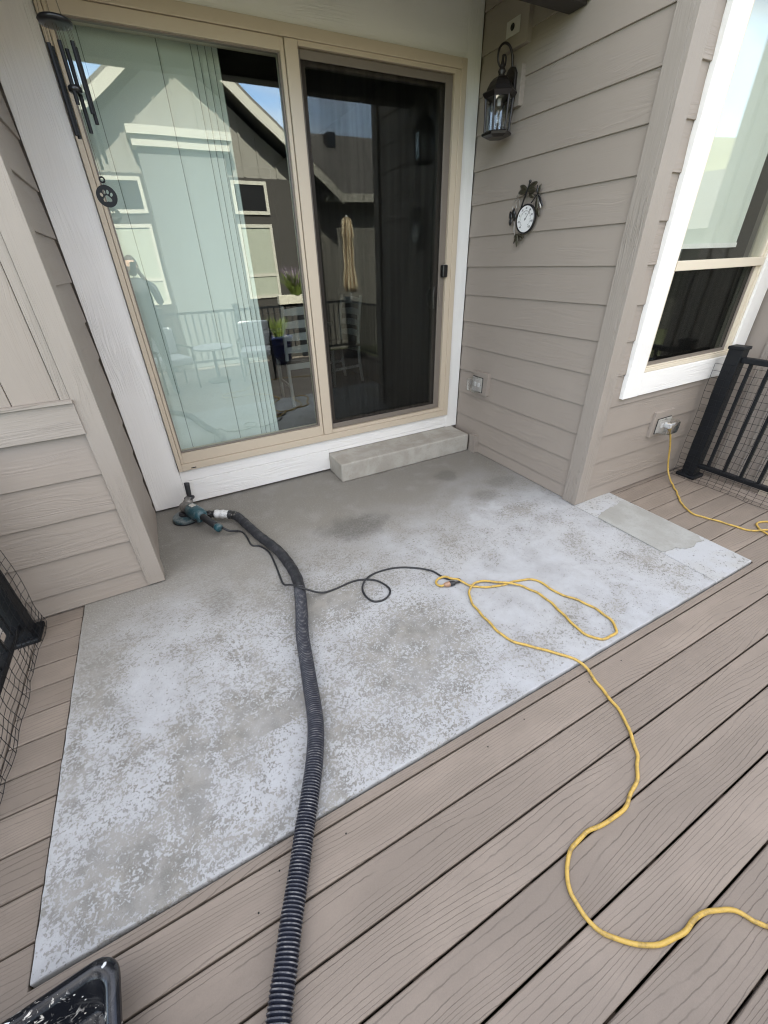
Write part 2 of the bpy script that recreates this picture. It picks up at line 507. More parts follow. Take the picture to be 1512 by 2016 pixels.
def special_mats():
    # yellow cord, slightly soiled
    m, n, b = mat('yellow_jacket', (0.55, 0.36, 0.035), 0.52)
    v, o, r = objvec(n)
    n.put(b.inputs['Base Color'], n.mix(n.ss(n.noise(v, 34, 5, 0.7), 0.44, 0.70), (0.52, 0.345, 0.075), (0.27, 0.185, 0.06)))
    M['yellow_jacket'] = m
    # hose crests: dusty, with the rib highlight worked into the grey
    m, n, b = mat('hose_crest', (0.1, 0.1, 0.1), 0.55)
    v, o, r = objvec(n)
    n.put(b.inputs['Base Color'], n.mix(n.ss(n.noise(v, 45, 4, 0.65), 0.42, 0.7), (0.045, 0.048, 0.06), (0.20, 0.20, 0.20)))
    M['hose_crest'] = m
    m, n, b = mat('hose_valley', (0.010, 0.012, 0.022), 0.4)
    M['hose_valley'] = m
    m, n, b = mat('hose_sleeve', (0.02, 0.021, 0.026), 0.55)
    v, o, r = objvec(n)
    n.put(b.inputs['Base Color'], n.mix(n.ss(n.noise(v, 30, 5, 0.7), 0.45, 0.75), (0.012, 0.013, 0.017), (0.055, 0.055, 0.058)))
    n.put(b.inputs['Normal'], n.bump(n.noise(v, 40, 3, 0.6), 0.5, 0.003))
    M['hose_sleeve'] = m
    # tapes
    for nm, a, c in (('white_tape', (0.62, 0.62, 0.61), (0.30, 0.30, 0.29)), ('black_tape', (0.012, 0.012, 0.013), (0.22, 0.21, 0.20))):
        m, n, b = mat(nm, a, 0.45)
        v, o, r = objvec(n)
        sc_ = n.ss(n.noise(n.vm('MULTIPLY', v, (60, 60, 90)), 1.0, 4, 0.7, 1.2), 0.56, 0.64)
        n.put(b.inputs['Base Color'], n.mix(sc_, a, c))
        n.put(b.inputs['Normal'], n.bump(n.noise(v, 90, 3, 0.6, 1.0), 0.8, 0.003))
        M[nm] = m
    # teal tool shell with dust
    m, n, b = mat('teal_shell', (0.012, 0.10, 0.125), 0.42)
    v, o, r = objvec(n)
    n.put(b.inputs['Base Color'], n.mix(n.m('MULTIPLY', n.ss(n.noise(v, 24, 5, 0.7), 0.40, 0.7), 0.7), (0.012, 0.060, 0.078), (0.15, 0.19, 0.195)))
    M['teal_shell'] = m
    m, n, b = mat('dusty_shroud', (0.05, 0.08, 0.09), 0.5)
    v, o, r = objvec(n)
    n.put(b.inputs['Base Color'], n.mix(n.ss(n.noise(v, 20, 5, 0.7), 0.36, 0.66), (0.018, 0.06, 0.075), (0.17, 0.19, 0.19)))
    M['dusty_shroud'] = m
    # black tub with dried splatter
    m, n, b = mat('splattered_tub', (0.008, 0.009, 0.012), 0.25)
    v, o, r = objvec(n)
    big = n.ss(n.noise(v, 8.5, 3, 0.6, 0.6), 0.47, 0.62)
    sm = n.ss(n.noise(v, 30, 5, 0.7, 2.0), 0.57, 0.62)
    dot = n.m('MULTIPLY', n.ss(n.voronoi(v, 46), 0.13, 0.09), n.ss(n.noise(v, 15, 1), 0.54, 0.60))
    k = n.m('MAXIMUM', n.m('MULTIPLY', big, sm), dot)
    tint = n.mix(n.noise(v, 12, 2), (0.62, 0.56, 0.44), (0.55, 0.58, 0.62))
    film = n.m('MULTIPLY', n.ss(n.noise(v, 13, 5, 0.7, 0.8), 0.52, 0.78), 0.11)
    c1 = n.mix(film, (0.006, 0.007, 0.010), (0.5, 0.5, 0.48))
    n.put(b.inputs['Base Color'], n.mix(k, c1, tint))
    n.put(b.inputs['Roughness'], n.ss(k, 0, 1, 0.22, 0.7))
    M['splattered_tub'] = m
    simple('paint_cream', (0.66, 0.60, 0.44), 0.6, nz=0.15, nscale=90)
    simple('paint_white', (0.62, 0.64, 0.68), 0.6, nz=0.2, nscale=90)
    # umbrella fabric with stripes around it
    m, n, b = mat('striped_canvas', (0.6, 0.5, 0.35), 0.8)
    tc = n.new('ShaderNodeTexCoord')
    s = n.sep(tc.outputs['Object'])
    a = n.m('ARCTAN2', s[1], s[0])
    st = n.m('FRACT', n.m('MULTIPLY', n.m('ADD', a, n.m('MULTIPLY', s[2], 0.25)), 2.4))
    n.put(b.inputs['Base Color'], n.mix(n.ss(st, 0.55, 0.6), (0.78, 0.66, 0.46), (0.36, 0.22, 0.10)))
    M['striped_canvas'] = m
    # neighbour's wall boards and trim
    simple('neighbour_wall', (0.20, 0.185, 0.16), 0.8, nz=0.05, nscale=3)
    simple('neighbour_dark', (0.035, 0.030, 0.026), 0.8, nz=0.1, nscale=3)
    simple('neighbour_chase_shaded', (0.12, 0.125, 0.12), 0.8, nz=0.05, nscale=3)  # wall tone darkened and cooled, so the chase's shade sits in its colour
    simple('neighbour_trim', (0.40, 0.375, 0.32), 0.7, nz=0.05, nscale=3)


special_mats()


# ------------------------------------------------------------------ mesh helper
class MB:
    def __init__(self):
        self.v = []
        self.f = []
        self.mi = []

    def face(self, idx, mi=0):
        self.f.append(idx)
        self.mi.append(mi)

    def box(self, x0, x1, y0, y1, z0, z1, mi=0):
        b = len(self.v)
        self.v += [(x0, y0, z0), (x1, y0, z0), (x1, y1, z0), (x0, y1, z0), (x0, y0, z1), (x1, y0, z1), (x1, y1, z1), (x0, y1, z1)]
        for q in ((0, 3, 2, 1), (4, 5, 6, 7), (0, 1, 5, 4), (1, 2, 6, 5), (2, 3, 7, 6), (3, 0, 4, 7)):
            self.face([b + i for i in q], mi)
        return self

    def prism(self, poly, h0, h1, axis='z', mi=0):
        """extrude a 2D polygon: axis z -> (x,y), axis x -> (y,z), axis y -> (x,z)"""
        b = len(self.v)
        k = len(poly)
        for h in (h0, h1):
            for a, c in poly:
                self.v.append({'z': (a, c, h), 'x': (h, a, c), 'y': (a, h, c)}[axis])
        self.face([b + i for i in range(k)][::-1], mi)
        self.face([b + k + i for i in range(k)], mi)
        for i in range(k):
            j = (i + 1) % k
            self.face([b + i, b + j, b + k + j, b + k + i], mi)
        return self

    def lathe(self, prof, seg=24, c=(0, 0, 0), axis='z', mi=0, a0=0.0, cap=True):
        b = len(self.v)
        for r, h in prof:
            for i in range(seg):
                a = a0 + 2 * PI * i / seg
                u, w = r * math.cos(a), r * math.sin(a)
                p = {'z': (u, w, h), 'x': (h, u, w), 'y': (u, h, w)}[axis]
                self.v.append((p[0] + c[0], p[1] + c[1], p[2] + c[2]))
        k = len(prof)
        for j in range(k - 1):
            for i in range(seg):
                i2 = (i + 1) % seg
                self.face([b + j * seg + i, b + j * seg + i2, b + (j + 1) * seg + i2, b + (j + 1) * seg + i], mi)
        if cap:
            self.face([b + i for i in range(seg)][::-1], mi)
            self.face([b + (k - 1) * seg + i for i in range(seg)], mi)
        return self

    def tube(self, pts, r, seg=8, caps=True, mi=0, rfun=None, mifun=None):
        pts = [Vector(p) for p in pts]
        b = len(self.v)
        n = len(pts)
        t0 = (pts[1] - pts[0]).normalized()
        up = Vector((0, 0, 1)) if abs(t0.z) < 0.9 else Vector((1, 0, 0))
        nx = t0.cross(up).normalized()
        for i, p in enumerate(pts):
            t = (pts[min(i + 1, n - 1)] - pts[max(i - 1, 0)])
            t = t.normalized() if t.length > 1e-9 else t0
            nx = (nx - t * nx.dot(t))
            nx = nx.normalized() if nx.length > 1e-6 else t.orthogonal().normalized()
            ny = t.cross(nx)
            rr = rfun(i) if rfun else (r[i] if isinstance(r, (list, tuple)) else r)
            for k in range(seg):
                a = 2 * PI * k / seg
                q = p + nx * (rr * math.cos(a)) + ny * (rr * math.sin(a))
                self.v.append(tuple(q))
        for i in range(n - 1):
            m_ = mifun(i) if mifun else mi
            for k in range(seg):
                k2 = (k + 1) % seg
                self.face([b + i * seg + k, b + i * seg + k2, b + (i + 1) * seg + k2, b + (i + 1) * seg + k], m_)
        if caps:
            self.face([b + k for k in range(seg)][::-1], mi)
            self.face([b + (n - 1) * seg + k for k in range(seg)], mi)
        return self

    def mesh(self, name, mats, smooth=False):
        me = bpy.data.meshes.new(name)
        me.from_pydata(self.v, [], self.f)
        for q in (mats if isinstance(mats, (list, tuple)) else [mats]):
            me.materials.append(M[q] if isinstance(q, str) else q)
        me.polygons.foreach_set('material_index', self.mi)
        if smooth:
            me.polygons.foreach_set('use_smooth', [True] * len(me.polygons))
        bm = bmesh.new()
        bm.from_mesh(me)
        bmesh.ops.recalc_face_normals(bm, faces=bm.faces)
        bm.to_mesh(me)
        bm.free()
        me.update()
        return me


WL = {}     # world location of every object's origin (unrotated parents only)


def link(o, parent=None, loc=(0, 0, 0), rot=None):
    COL.objects.link(o)
    loc = Vector(loc)
    if parent is not None:
        o.parent = parent
        base = WL.get(parent.name, Vector((0, 0, 0)))
    else:
        base = Vector((0, 0, 0))
    mtx = Matrix.Translation(loc - base)
    if rot is not None:
        mtx = mtx @ rot.to_4x4()
    o.matrix_basis = mtx
    WL[o.name] = loc
    return o


def obj(name, mb, mats, parent=None, loc=None, rot=None, smooth=False, bevel=0.0, bseg=2):
    """link one mesh object; geometry given in world space is moved onto its own origin"""
    me = mb if isinstance(mb, bpy.types.Mesh) else None
    if me is None:
        if loc is None:
            xs = [p[0] for p in mb.v]
            ys = [p[1] for p in mb.v]
            zs = [p[2] for p in mb.v]
            loc = ((min(xs) + max(xs)) / 2, (min(ys) + max(ys)) / 2, min(zs))
            mb.v = [(p[0] - loc[0], p[1] - loc[1], p[2] - loc[2]) for p in mb.v]
        me = mb.mesh(name, mats, smooth)
    o = bpy.data.objects.new(name, me)
    link(o, parent, loc or (0, 0, 0), rot)
    if bevel:
        md = o.modifiers.new('bevel', 'BEVEL')
        md.width = bevel
        md.segments = bseg
        md.limit_method = 'ANGLE'
        md.angle_limit = R(40)
        md.harden_normals = False
    return o


def thing(name, loc, label=None, cat=None, group=None, kind=None, parent=None):
    o = bpy.data.objects.new(name, None)
    o.empty_display_size = 0.1
    link(o, parent, loc)
    return tag(o, label, cat, group, kind)


def tag(o, label=None, cat=None, group=None, kind=None):
    for k, v in (('label', label), ('category', cat), ('group', group), ('kind', kind)):
        if v:
            o[k] = v
    return o


def spline(pts, step=0.01, tension=0.5):
    pts = [Vector(p) for p in pts]
    out = [pts[0].copy()]
    n = len(pts)
    for i in range(n - 1):
        p0 = pts[max(i - 1, 0)]
        p1 = pts[i]
        p2 = pts[i + 1]
        p3 = pts[min(i + 2, n - 1)]
        k = max(1, int((p2 - p1).length / step))
        for j in range(1, k + 1):
            t = j / k
            q = 0.5 * ((2 * p1) + (p2 - p0) * t + (2 * p0 - 5 * p1 + 4 * p2 - p3) * t * t + (3 * p1 - p0 - 3 * p2 + p3) * t ** 3)
            out.append(q)
    return out


def resample(pts, step):
    out = [pts[0].copy()]
    acc = 0.0
    for a, b in zip(pts[:-1], pts[1:]):
        d = (b - a).length
        while acc + d >= step:
            t = (step - acc) / d
            a = a.lerp(b, t)
            out.append(a.copy())
            d = (b - a).length
            acc = 0.0
        acc += d
    return out


# ------------------------------------------------------------------ boards (local X = length, Z = width, -Y = face)
FACE = {'-y': Matrix.Identity(3), '-x': Matrix.Rotation(-PI / 2, 3, 'Z'), '+x': Matrix.Rotation(PI / 2, 3, 'Z'), '+y': Matrix.Rotation(PI, 3, 'Z')}
VERT = Matrix.Rotation(-PI / 2, 3, 'Y')
_cache = {}


def lap_mesh(L, W, mname):
    key = ('lap', round(L, 4), round(W, 4), mname)
    if key not in _cache:
        mb = MB()
        poly = [(0.0, 0.0), (-0.0175, 0.0), (-0.0195, 0.002), (-0.0080, W + 0.016), (0.0, W + 0.016)]
        mb.prism(poly, 0.0, L, 'x')
        _cache[key] = mb.mesh('siding_board', mname)
    return _cache[key]


def flat_mesh(L, W, T, mname, bev=0.002):
    key = ('flat', round(L, 4), round(W, 4), round(T, 4), mname)
    if key not in _cache:
        mb = MB()
        b = min(bev, T / 3)
        poly = [(0, 0), (-T + b, 0), (-T, b), (-T, W - b), (-T + b, W), (0, W)]
        mb.prism(poly, 0.0, L, 'x')
        _cache[key] = mb.mesh('trim_board', mname)
    return _cache[key]


def lap(parent, face, loc, L, W, mname='taupe_siding'):
    return obj('siding_board', lap_mesh(L, W, mname), None, parent, loc, FACE[face])


def board(name, parent, face, loc, L, W, T, mname, vertical=False):
    rot = FACE[face] @ VERT if vertical else FACE[face]
    return obj(name, flat_mesh(L, W, T, mname), None, parent, loc, rot)


# ------------------------------------------------------------------ main dimensions
XL, XR = -0.345, 2.46         # alcove side walls
XRL = 2.474                   # back of the right wall boards
YF = -0.88                    # front face of left wall and of the beam
YW = -1.485                   # wall with the window
XW = 4.02                     # side wall right of the window
SLAB_F = -2.46
DECK_Z = -0.012
COURSE0, PITCH = 0.102, 0.2045

# ------------------------------------------------------------------ ground, lawn, hill
g = MB()
g.box(-400, 400, -400, 300, -1.3, -0.75)
tag(obj('ground', g, 'soil_lawn'), kind='structure')

hb = MB()
nx_, ny_ = 60, 40
for j in range(ny_):
    for i in range(nx_):
        a = R(-75 + 110 * i / (nx_ - 1))
        d = 70 + 190 * j / (ny_ - 1)
        x, y = d * math.cos(a), d * math.sin(a)
        t = max(0, (d - 80) / 120)
        t = min(1, t)
        h = 42.0 * (t * t * (3 - 2 * t)) * (0.86 + 0.14 * math.sin(a * 6 + 0.8)) + 1.6 * math.sin(x * 0.11) * math.sin(y * 0.13) * t
        hb.v.append((x, y, -0.78 + h))
for j in range(ny_ - 1):
    for i in range(nx_ - 1):
        k = j * nx_ + i
        hb.face([k, k + 1, k + nx_ + 1, k + nx_])
hill = tag(obj('hill', hb, 'hill_grass', smooth=True), kind='structure')

# ------------------------------------------------------------------ house
house = thing('house', (1.0, 0.0, 0.0), 'taupe lap sided house wall with a recessed patio alcove and white trimmed glass door', 'house')


def wall_part(name):
    return thing(name, (1.0, 0.0, 0.0), parent=house)


# cores (behind the boards)
core = MB()
core.box(XL - 0.02, -0.16, 0.012, 0.16, -0.3, 3.3)
core.box(2.40, XR + 0.04, 0.012, 0.16, -0.3, 3.3)
core.box(-0.16, 2.40, 0.012, 0.16, 2.80, 3.3)
core.box(-0.16, 2.40, 0.012, 0.16, -0.3, 0.24)
obj('wall_backing', core, 'taupe_siding', house)
core = MB()
core.box(-1.03, XL - 0.001, YF + 0.001, 0.16, -0.3, 3.3)
obj('wall_backing', core, 'taupe_siding', house)
core = MB()
core.box(XRL + 0.001, XR + 0.12, YW + 0.13, 0.16, -0.3, 3.3)
core.box(XRL + 0.001, 2.74, YW + 0.001, YW + 0.13, -0.3, 3.3)
core.box(3.85, XW + 0.1, YW + 0.001, YW + 0.13, -0.3, 3.3)
core.box(2.74, 3.85, YW + 0.001, YW + 0.13, -0.3, 0.87)
core.box(2.74, 3.85, YW + 0.001, YW + 0.13, 2.78, 3.3)
obj('wall_backing', core, 'taupe_siding', house)
core = MB()
core.box(XW + 0.001, 9.0, -1.99, -1.9, -0.7, 3.3)
core.box(XW + 0.001, XW + 0.12, -1.9, YW, -0.7, 3.3)
core.box(-8.0, -1.03, 0.01, 0.16, -0.7, 3.3)
core.box(-8.0, -7.9, 0.16, 6.0, -0.7, 3.3)
core.box(9.0, 9.1, -2.05, 6.0, -0.7, 3.3)
core.box(-8.0, 9.1, 6.0, 6.1, -0.7, 3.3)
obj('wall_backing', core, 'taupe_siding', house)

# right alcove wall, boards from the door casing out to the corner board
w = wall_part('alcove_wall')
for k in range(-1, 15):
    z = COURSE0 + PITCH * k
    if k == -1:
        lap(w, '-x', (XRL, -0.034, 0.004), 1.3615, COURSE0 - 0.004)
    else:
        lap(w, '-x', (XRL, -0.034, z), 1.3615, PITCH)
# window wall
w = wall_part('window_wall')
for k in range(-1, 15):
    z = COURSE0 + PITCH * k
    zz, hh = (-0.004, COURSE0 + 0.004) if k == -1 else (z, PITCH)
    if zz + hh < 0.78:
        lap(w, '-y', (XR + 0.09, YW, zz), XW - XR - 0.09, hh)
    elif zz < 0.766:
        lap(w, '-y', (XR + 0.09, YW, zz), XW - XR - 0.09, 0.77 - zz - 0.018)
        lap(w, '-y', (XR + 0.09, YW, zz), 2.70 - XR - 0.09, hh)
    else:
        lap(w, '-y', (XR + 0.09, YW, zz), 2.70 - XR - 0.09, hh)
# left front wall below the belly band
w = wall_part('front_wall')
LZ = [0.004, 0.122, 0.325, 0.53, 0.732, 0.944]
for a, b in zip(LZ[:-1], LZ[1:]):
    lap(w, '-y', (-0.955, YF, a), 0.56, b - a - 0.0165 if b == LZ[-1] else b - a)
board('belly_band', w, '-y', (-0.955, YF, 0.946), 0.56, 0.148, 0.034, 'taupe_trim')
band_cap = MB().box(-0.955, -0.395, YF - 0.046, YF, 1.096, 1.108)
obj('band_cap', band_cap, 'taupe_trim', w)
for x0, x1 in ((-0.952, -0.802), (-0.800, -0.618), (-0.615, -0.442)):
    board('panel_board', w, '-y', (x1, YF, 1.109), 1.98, x1 - x0, 0.010, 'taupe_siding', vertical=True)
board('panel_edge_strip', w, '-y', (-0.401, YF, 1.109), 1.98, 0.038, 0.018, 'taupe_trim', vertical=True)
# left alcove side wall (faces the door step)
w = wall_part('alcove_wall')
for k in range(-1, 15):
    z = 0.116 + 0.2045 * k
    zz, hh = (0.012, 0.104) if k == -1 else (z, PITCH)
    lap(w, '+x', (XL, YF + 0.10, zz), -YF - 0.10 - 0.036, hh)
# corner boards
c = thing('corner_trim', (XR, YW, 0), parent=house)
board('corner_board', c, '-x', (XRL, -1.4845, 0.004), 3.08, 0.088, 0.040, 'taupe_trim', vertical=True)
board('corner_board', c, '-y', (XR + 0.088, YW, 0.004), 3.08, 0.1135, 0.026, 'taupe_trim', vertical=True)
c = thing('corner_trim', (-0.32, YF, 0), parent=house)
board('corner_board', c, '-y', (-0.308, YF, 0.012), 3.08, 0.092, 0.026, 'taupe_trim', vertical=True)
board('corner_board', c, '+x', (XL, YF + 0.0905, 0.012), 3.08, 0.09, 0.0365, 'taupe_trim', vertical=True)
board('corner_board', c, '-y', (-0.955, YF, 0.012), 3.08, 0.085, 0.024, 'taupe_trim', vertical=True)
# side wall with battens right of the window
w = wall_part('batten_wall')
board('panel_board', w, '-x', (XW, YW - 0.50, -0.5), 3.6, 0.50, 0.012, 'taupe_siding', vertical=True)
for yb in (-1.66, -1.83):
    board('batten', w, '-x', (XW - 0.012, yb - 0.02, -0.5), 3.6, 0.04, 0.018, 'taupe_trim', vertical=True)
board('corner_board', w, '-x', (XW - 0.001, -2.000, -0.5), 3.6, 0.07, 0.03, 'taupe_trim', vertical=True)

# ceiling, beam, roof
ce = MB().box(-1.02, XR, -1.10, 0.16, 3.10, 3.16)
ce.box(XR, XW, -1.72, 0.16, 3.10, 3.16)
obj('porch_ceiling', ce, 'white_trim', house)
be = MB().box(XL - 0.03, XR + 0.0, YF + 0.012, -0.752, 2.72, 3.10)
obj('porch_beam', be, 'dark_beam', house, bevel=0.004)
be = MB().box(XL, XR, YF - 0.012, YF + 0.012, 2.735, 3.10)
obj('beam_fascia', be, 'taupe_trim', house)


def roof_slab(x0, x1, y_e, z_e, y_r, z_r, th=0.16):
    mb = MB()
    mb.prism([(y_e, z_e), (y_r, z_r), (y_r, z_r - th), (y_e, z_e - th)], x0, x1, 'x')
    return mb


obj('roof', roof_slab(-8.3, 9.4, -1.14, 3.36, 4.9, 6.25), 'shingle', house)
obj('roof', roof_slab(-8.3, 9.4, 10.9, 3.3, 4.9, 6.25), 'shingle', house)
obj('roof', roof_slab(2.28, 3.9, -1.76, 3.30, 0.6, 4.41), 'shingle', house)
obj('roof', roof_slab(3.8, 9.4, -2.30, 3.25, 0.2, 4.43), 'shingle', house)
obj('fascia', MB().box(-8.3, 2.28, -1.18, -1.145, 3.12, 3.36), 'neighbour_trim', house)
obj('fascia', MB().box(2.28, 3.8, -1.80, -1.765, 3.12, 3.30), 'neighbour_trim', house)

# mounting blocks on the alcove wall
def block(y0, y1, z0, z1, t=0.034):
    mb = MB().box(XR - t, XRL, y0, y1, z0, z1)
    return obj('mounting_block', mb, 'taupe_siding', house, bevel=0.003)


block(-0.478, -0.262, 2.70, 2.93)
block(-0.468, -0.312, 2.42, 2.612)
block(-0.452, -0.262, 0.556, 0.748)
mb = MB().box(3.095, 3.315, YW - 0.036, YW, 0.398, 0.588)
obj('mounting_block', mb, 'taupe_siding', house, bevel=0.004)
mb = MB().box(XR - 0.045, XRL, -0.375, -0.297, 0.0, 0.168)
obj('step_end_trim', mb, 'taupe_trim', house, bevel=0.002)

# ------------------------------------------------------------------ door casing and sliding door
cas = thing('door_casing', (1.1, 0, 0), parent=house)
board('casing_board', cas, '-y', (-0.092, 0.0, 0.022), 3.06, 0.230, 0.030, 'white_trim', vertical=True)
board('casing_board', cas, '-y', (2.4535, 0.0, 0.170), 2.92, 0.1225, 0.030, 'white_trim', vertical=True)
board('casing_board', cas, '-y', (-0.090, 0.0, 2.742), 2.42, 0.34, 0.030, 'white_trim')
board('casing_board', cas, '-y', (-0.090, 0.0, 0.202), 2.42, 0.094, 0.024, 'white_trim')
board('casing_board', cas, '-y', (-0.090, 0.0, 0.022), 1.186, 0.178, 0.027, 'white_trim')
board('casing_board', cas, '-y', (1.10, 0.0, 0.170), 1.23, 0.030, 0.022, 'white_trim')

door = thing('sliding_door', (1.1, 0, 0.3), parent=house)
X0, X1, Z0, Z1 = -0.088, 2.329, 0.298, 2.738
fr = MB()
fr.box(X0, X0 + 0.028, -0.048, 0.13, Z0, Z1)
fr.box(X1 - 0.045, X1, -0.048, 0.13, Z0, Z1)
fr.box(X0 + 0.028, X1 - 0.045, -0.048, 0.13, Z1 - 0.055, Z1)
fr.box(X0 + 0.028, X1 - 0.045, -0.048, 0.13, Z0, Z0 + 0.052)
obj('outer_frame', fr, 'tan_frame', door, bevel=0.003)
lip = MB()
lip.box(X1 - 0.092, X1 - 0.046, -0.042, 0.12, Z0 + 0.054, Z1 - 0.056)
lip.box(1.145, X1 - 0.092, -0.042, 0.12, Z1 - 0.080, Z1 - 0.056)
lip.box(1.145, X1 - 0.092, -0.042, 0.12, Z0 + 0.054, Z0 + 0.082)
obj('track_rail', lip, 'tan_frame', door, bevel=0.002)
fx = MB()
gx0, gx1, gz0, gz1 = -0.040, 1.040, 0.430, 2.625
fx.box(X0 + 0.030, gx0, -0.040, 0.06, Z0 + 0.054, Z1 - 0.057)
fx.box(gx1, 1.064, -0.036, 0.06, Z0 + 0.054, Z1 - 0.057)
fx.box(gx0, gx1, -0.040, 0.06, gz1, Z1 - 0.057)
fx.box(gx0, gx1, -0.040, 0.06, Z0 + 0.054, gz0)
obj('fixed_panel_frame', fx, 'tan_frame', door, bevel=0.003)
md = MB().box(1.067, 1.143, -0.046, 0.06, Z0 + 0.054, Z1 - 0.057)
obj('meeting_stile', md, 'tan_frame', door, bevel=0.003)
gk = MB()
gk.box(gx0, gx0 + 0.008, -0.024, 0.0, gz0, gz1)
gk.box(gx1 - 0.012, gx1, -0.024, 0.0, gz0, gz1)
gk.box(gx0 + 0.008, gx1 - 0.012, -0.024, 0.0, gz1 - 0.006, gz1)
gk.box(gx0 + 0.008, gx1 - 0.012, -0.024, 0.0, gz0, gz0 + 0.010)
obj('glazing_gasket', gk, 'screen_frame', door)
gp = MB().box(gx0 + 0.002, gx1 - 0.002, -0.006, 0.0, gz0 + 0.002, gz1 - 0.002)
obj('glass_pane', gp, 'door_glass', door)
# sliding leaf behind the screen
sl = MB()
sl.box(1.146, 1.20, 0.02, 0.06, 0.385, 2.655)
sl.box(2.165, 2.232, 0.02, 0.06, 0.385, 2.655)
sl.box(1.20, 2.165, 0.02, 0.06, 2.60, 2.655)
sl.box(1.20, 2.165, 0.02, 0.06, 0.385, 0.43)
obj('sliding_panel_frame', sl, 'screen_frame', door, bevel=0.002)
gp = MB().box(1.198, 2.167, 0.036, 0.042, 0.428, 2.602)
obj('glass_pane', gp, 'door_glass', door)
sf = MB()
sf.box(2.178, 2.234, -0.022, -0.004, 0.384, 2.654)
sf.box(1.147, 1.160, -0.022, -0.004, 0.384, 2.654)
sf.box(1.160, 2.178, -0.022, -0.004, 2.612, 2.654)
sf.box(1.160, 2.178, -0.022, -0.004, 0.384, 0.424)
obj('screen_frame', sf, 'screen_frame', door, bevel=0.003)
sm = MB().box(1.158, 2.180, -0.0145, -0.0140, 0.422, 2.614)
obj('insect_screen', sm, 'insect_screen', door)
hd = MB().box(2.190, 2.216, -0.030, -0.022, 1.25, 1.41)
obj('screen_pull', hd, 'screen_frame', door, bevel=0.004)
hk = MB().tube(spline([(2.182, 0.036, 1.40), (2.155, -0.0, 1.385), (2.148, -0.002, 1.32), (2.155, 0.0, 1.255), (2.182, 0.036, 1.24)], 0.01), 0.007, 8)
obj('door_handle', hk, 'silver_wire', door, smooth=True)
lk = MB().box(2.192, 2.240, -0.066, -0.022, 1.468, 1.558)
obj('screen_latch', lk, 'black_gloss', door, bevel=0.010, bseg=3)
wp = MB()
wp.box(0.0, 0.035, -0.052, -0.048, 0.310, 0.316)
obj('weep_slot', wp, 'hole_black', door)

# ------------------------------------------------------------------ window
win = thing('window', (3.3, YW, 0.8), parent=house)
CW = 0.150
board('window_casing', win, '-y', (2.785, YW - 0.012, 0.765), 2.08, 0.152, 0.030, 'white_trim', vertical=True)
board('window_casing', win, '-y', (3.962, YW - 0.012, 0.765), 2.08, 0.158, 0.030, 'white_trim', vertical=True)
board('window_casing', win, '-y', (2.786, YW - 0.012, 0.765), 1.017, 0.146, 0.029, 'white_trim')
board('window_casing', win, '-y', (2.786, YW - 0.012, 2.70), 1.017, 0.145, 0.029, 'white_trim')
WX0, WX1, WZ0, WZ1 = 2.787, 3.802, 0.913, 2.698
y0 = YW - 0.030
wf = MB()
wf.box(WX0, WX0 + 0.022, y0, YW + 0.07, WZ0, WZ1)
wf.box(WX1 - 0.022, WX1, y0, YW + 0.07, WZ0, WZ1)
wf.box(WX0 + 0.022, WX1 - 0.022, y0, YW + 0.07, WZ0, WZ0 + 0.026)
wf.box(WX0 + 0.022, WX1 - 0.022, y0, YW + 0.07, WZ1 - 0.026, WZ1)
obj('window_frame', wf, 'cream_vinyl', win, bevel=0.003)
us = MB()
us.box(WX0 + 0.023, WX0 + 0.042, y0 + 0.010, YW + 0.05, 1.545, WZ1 - 0.027)
us.box(WX1 - 0.045, WX1 - 0.023, y0 + 0.010, YW + 0.05, 1.545, WZ1 - 0.027)
us.box(WX0 + 0.042, WX1 - 0.045, y0 + 0.010, YW + 0.05, WZ1 - 0.06, WZ1 - 0.027)
us.box(WX0 + 0.023, WX1 - 0.023, y0 - 0.004, YW + 0.05, 1.494, 1.545)
obj('upper_sash', us, 'cream_vinyl', win, bevel=0.003)
gp = MB().box(WX0 + 0.040, WX1 - 0.043, YW - 0.006, YW, 1.543, WZ1 - 0.058)
obj('glass_pane', gp, 'window_glass', win)
ls = MB()
ls.box(WX0 + 0.023, WX0 + 0.036, y0 + 0.006, YW + 0.05, WZ0 + 0.027, 1.493)
ls.box(WX1 - 0.058, WX1 - 0.023, y0 + 0.012, YW + 0.05, WZ0 + 0.027, 1.493)
ls.box(WX0 + 0.036, WX1 - 0.058, y0 + 0.006, YW + 0.05, WZ0 + 0.027, WZ0 + 0.036)
obj('screen_track', ls, 'cream_vinyl', win, bevel=0.002)
wsf = MB()
wsf.box(WX0 + 0.037, WX0 + 0.046, YW - 0.012, YW - 0.002, WZ0 + 0.037, 1.492)
wsf.box(WX1 - 0.086, WX1 - 0.059, YW - 0.012, YW - 0.002, WZ0 + 0.037, 1.492)
wsf.box(WX0 + 0.046, WX1 - 0.086, YW - 0.012, YW - 0.002, WZ0 + 0.037, WZ0 + 0.060)
obj('screen_frame', wsf, 'screen_frame', win)
sm = MB().box(WX0 + 0.044, WX1 - 0.084, YW - 0.0075, YW - 0.007, WZ0 + 0.058, 1.492)
obj('insect_screen', sm, 'insect_screen', win)
gp = MB().box(WX0 + 0.044, WX1 - 0.06, YW + 0.026, YW + 0.032, WZ0 + 0.058, 1.50)
obj('glass_pane', gp, 'door_glass', win)

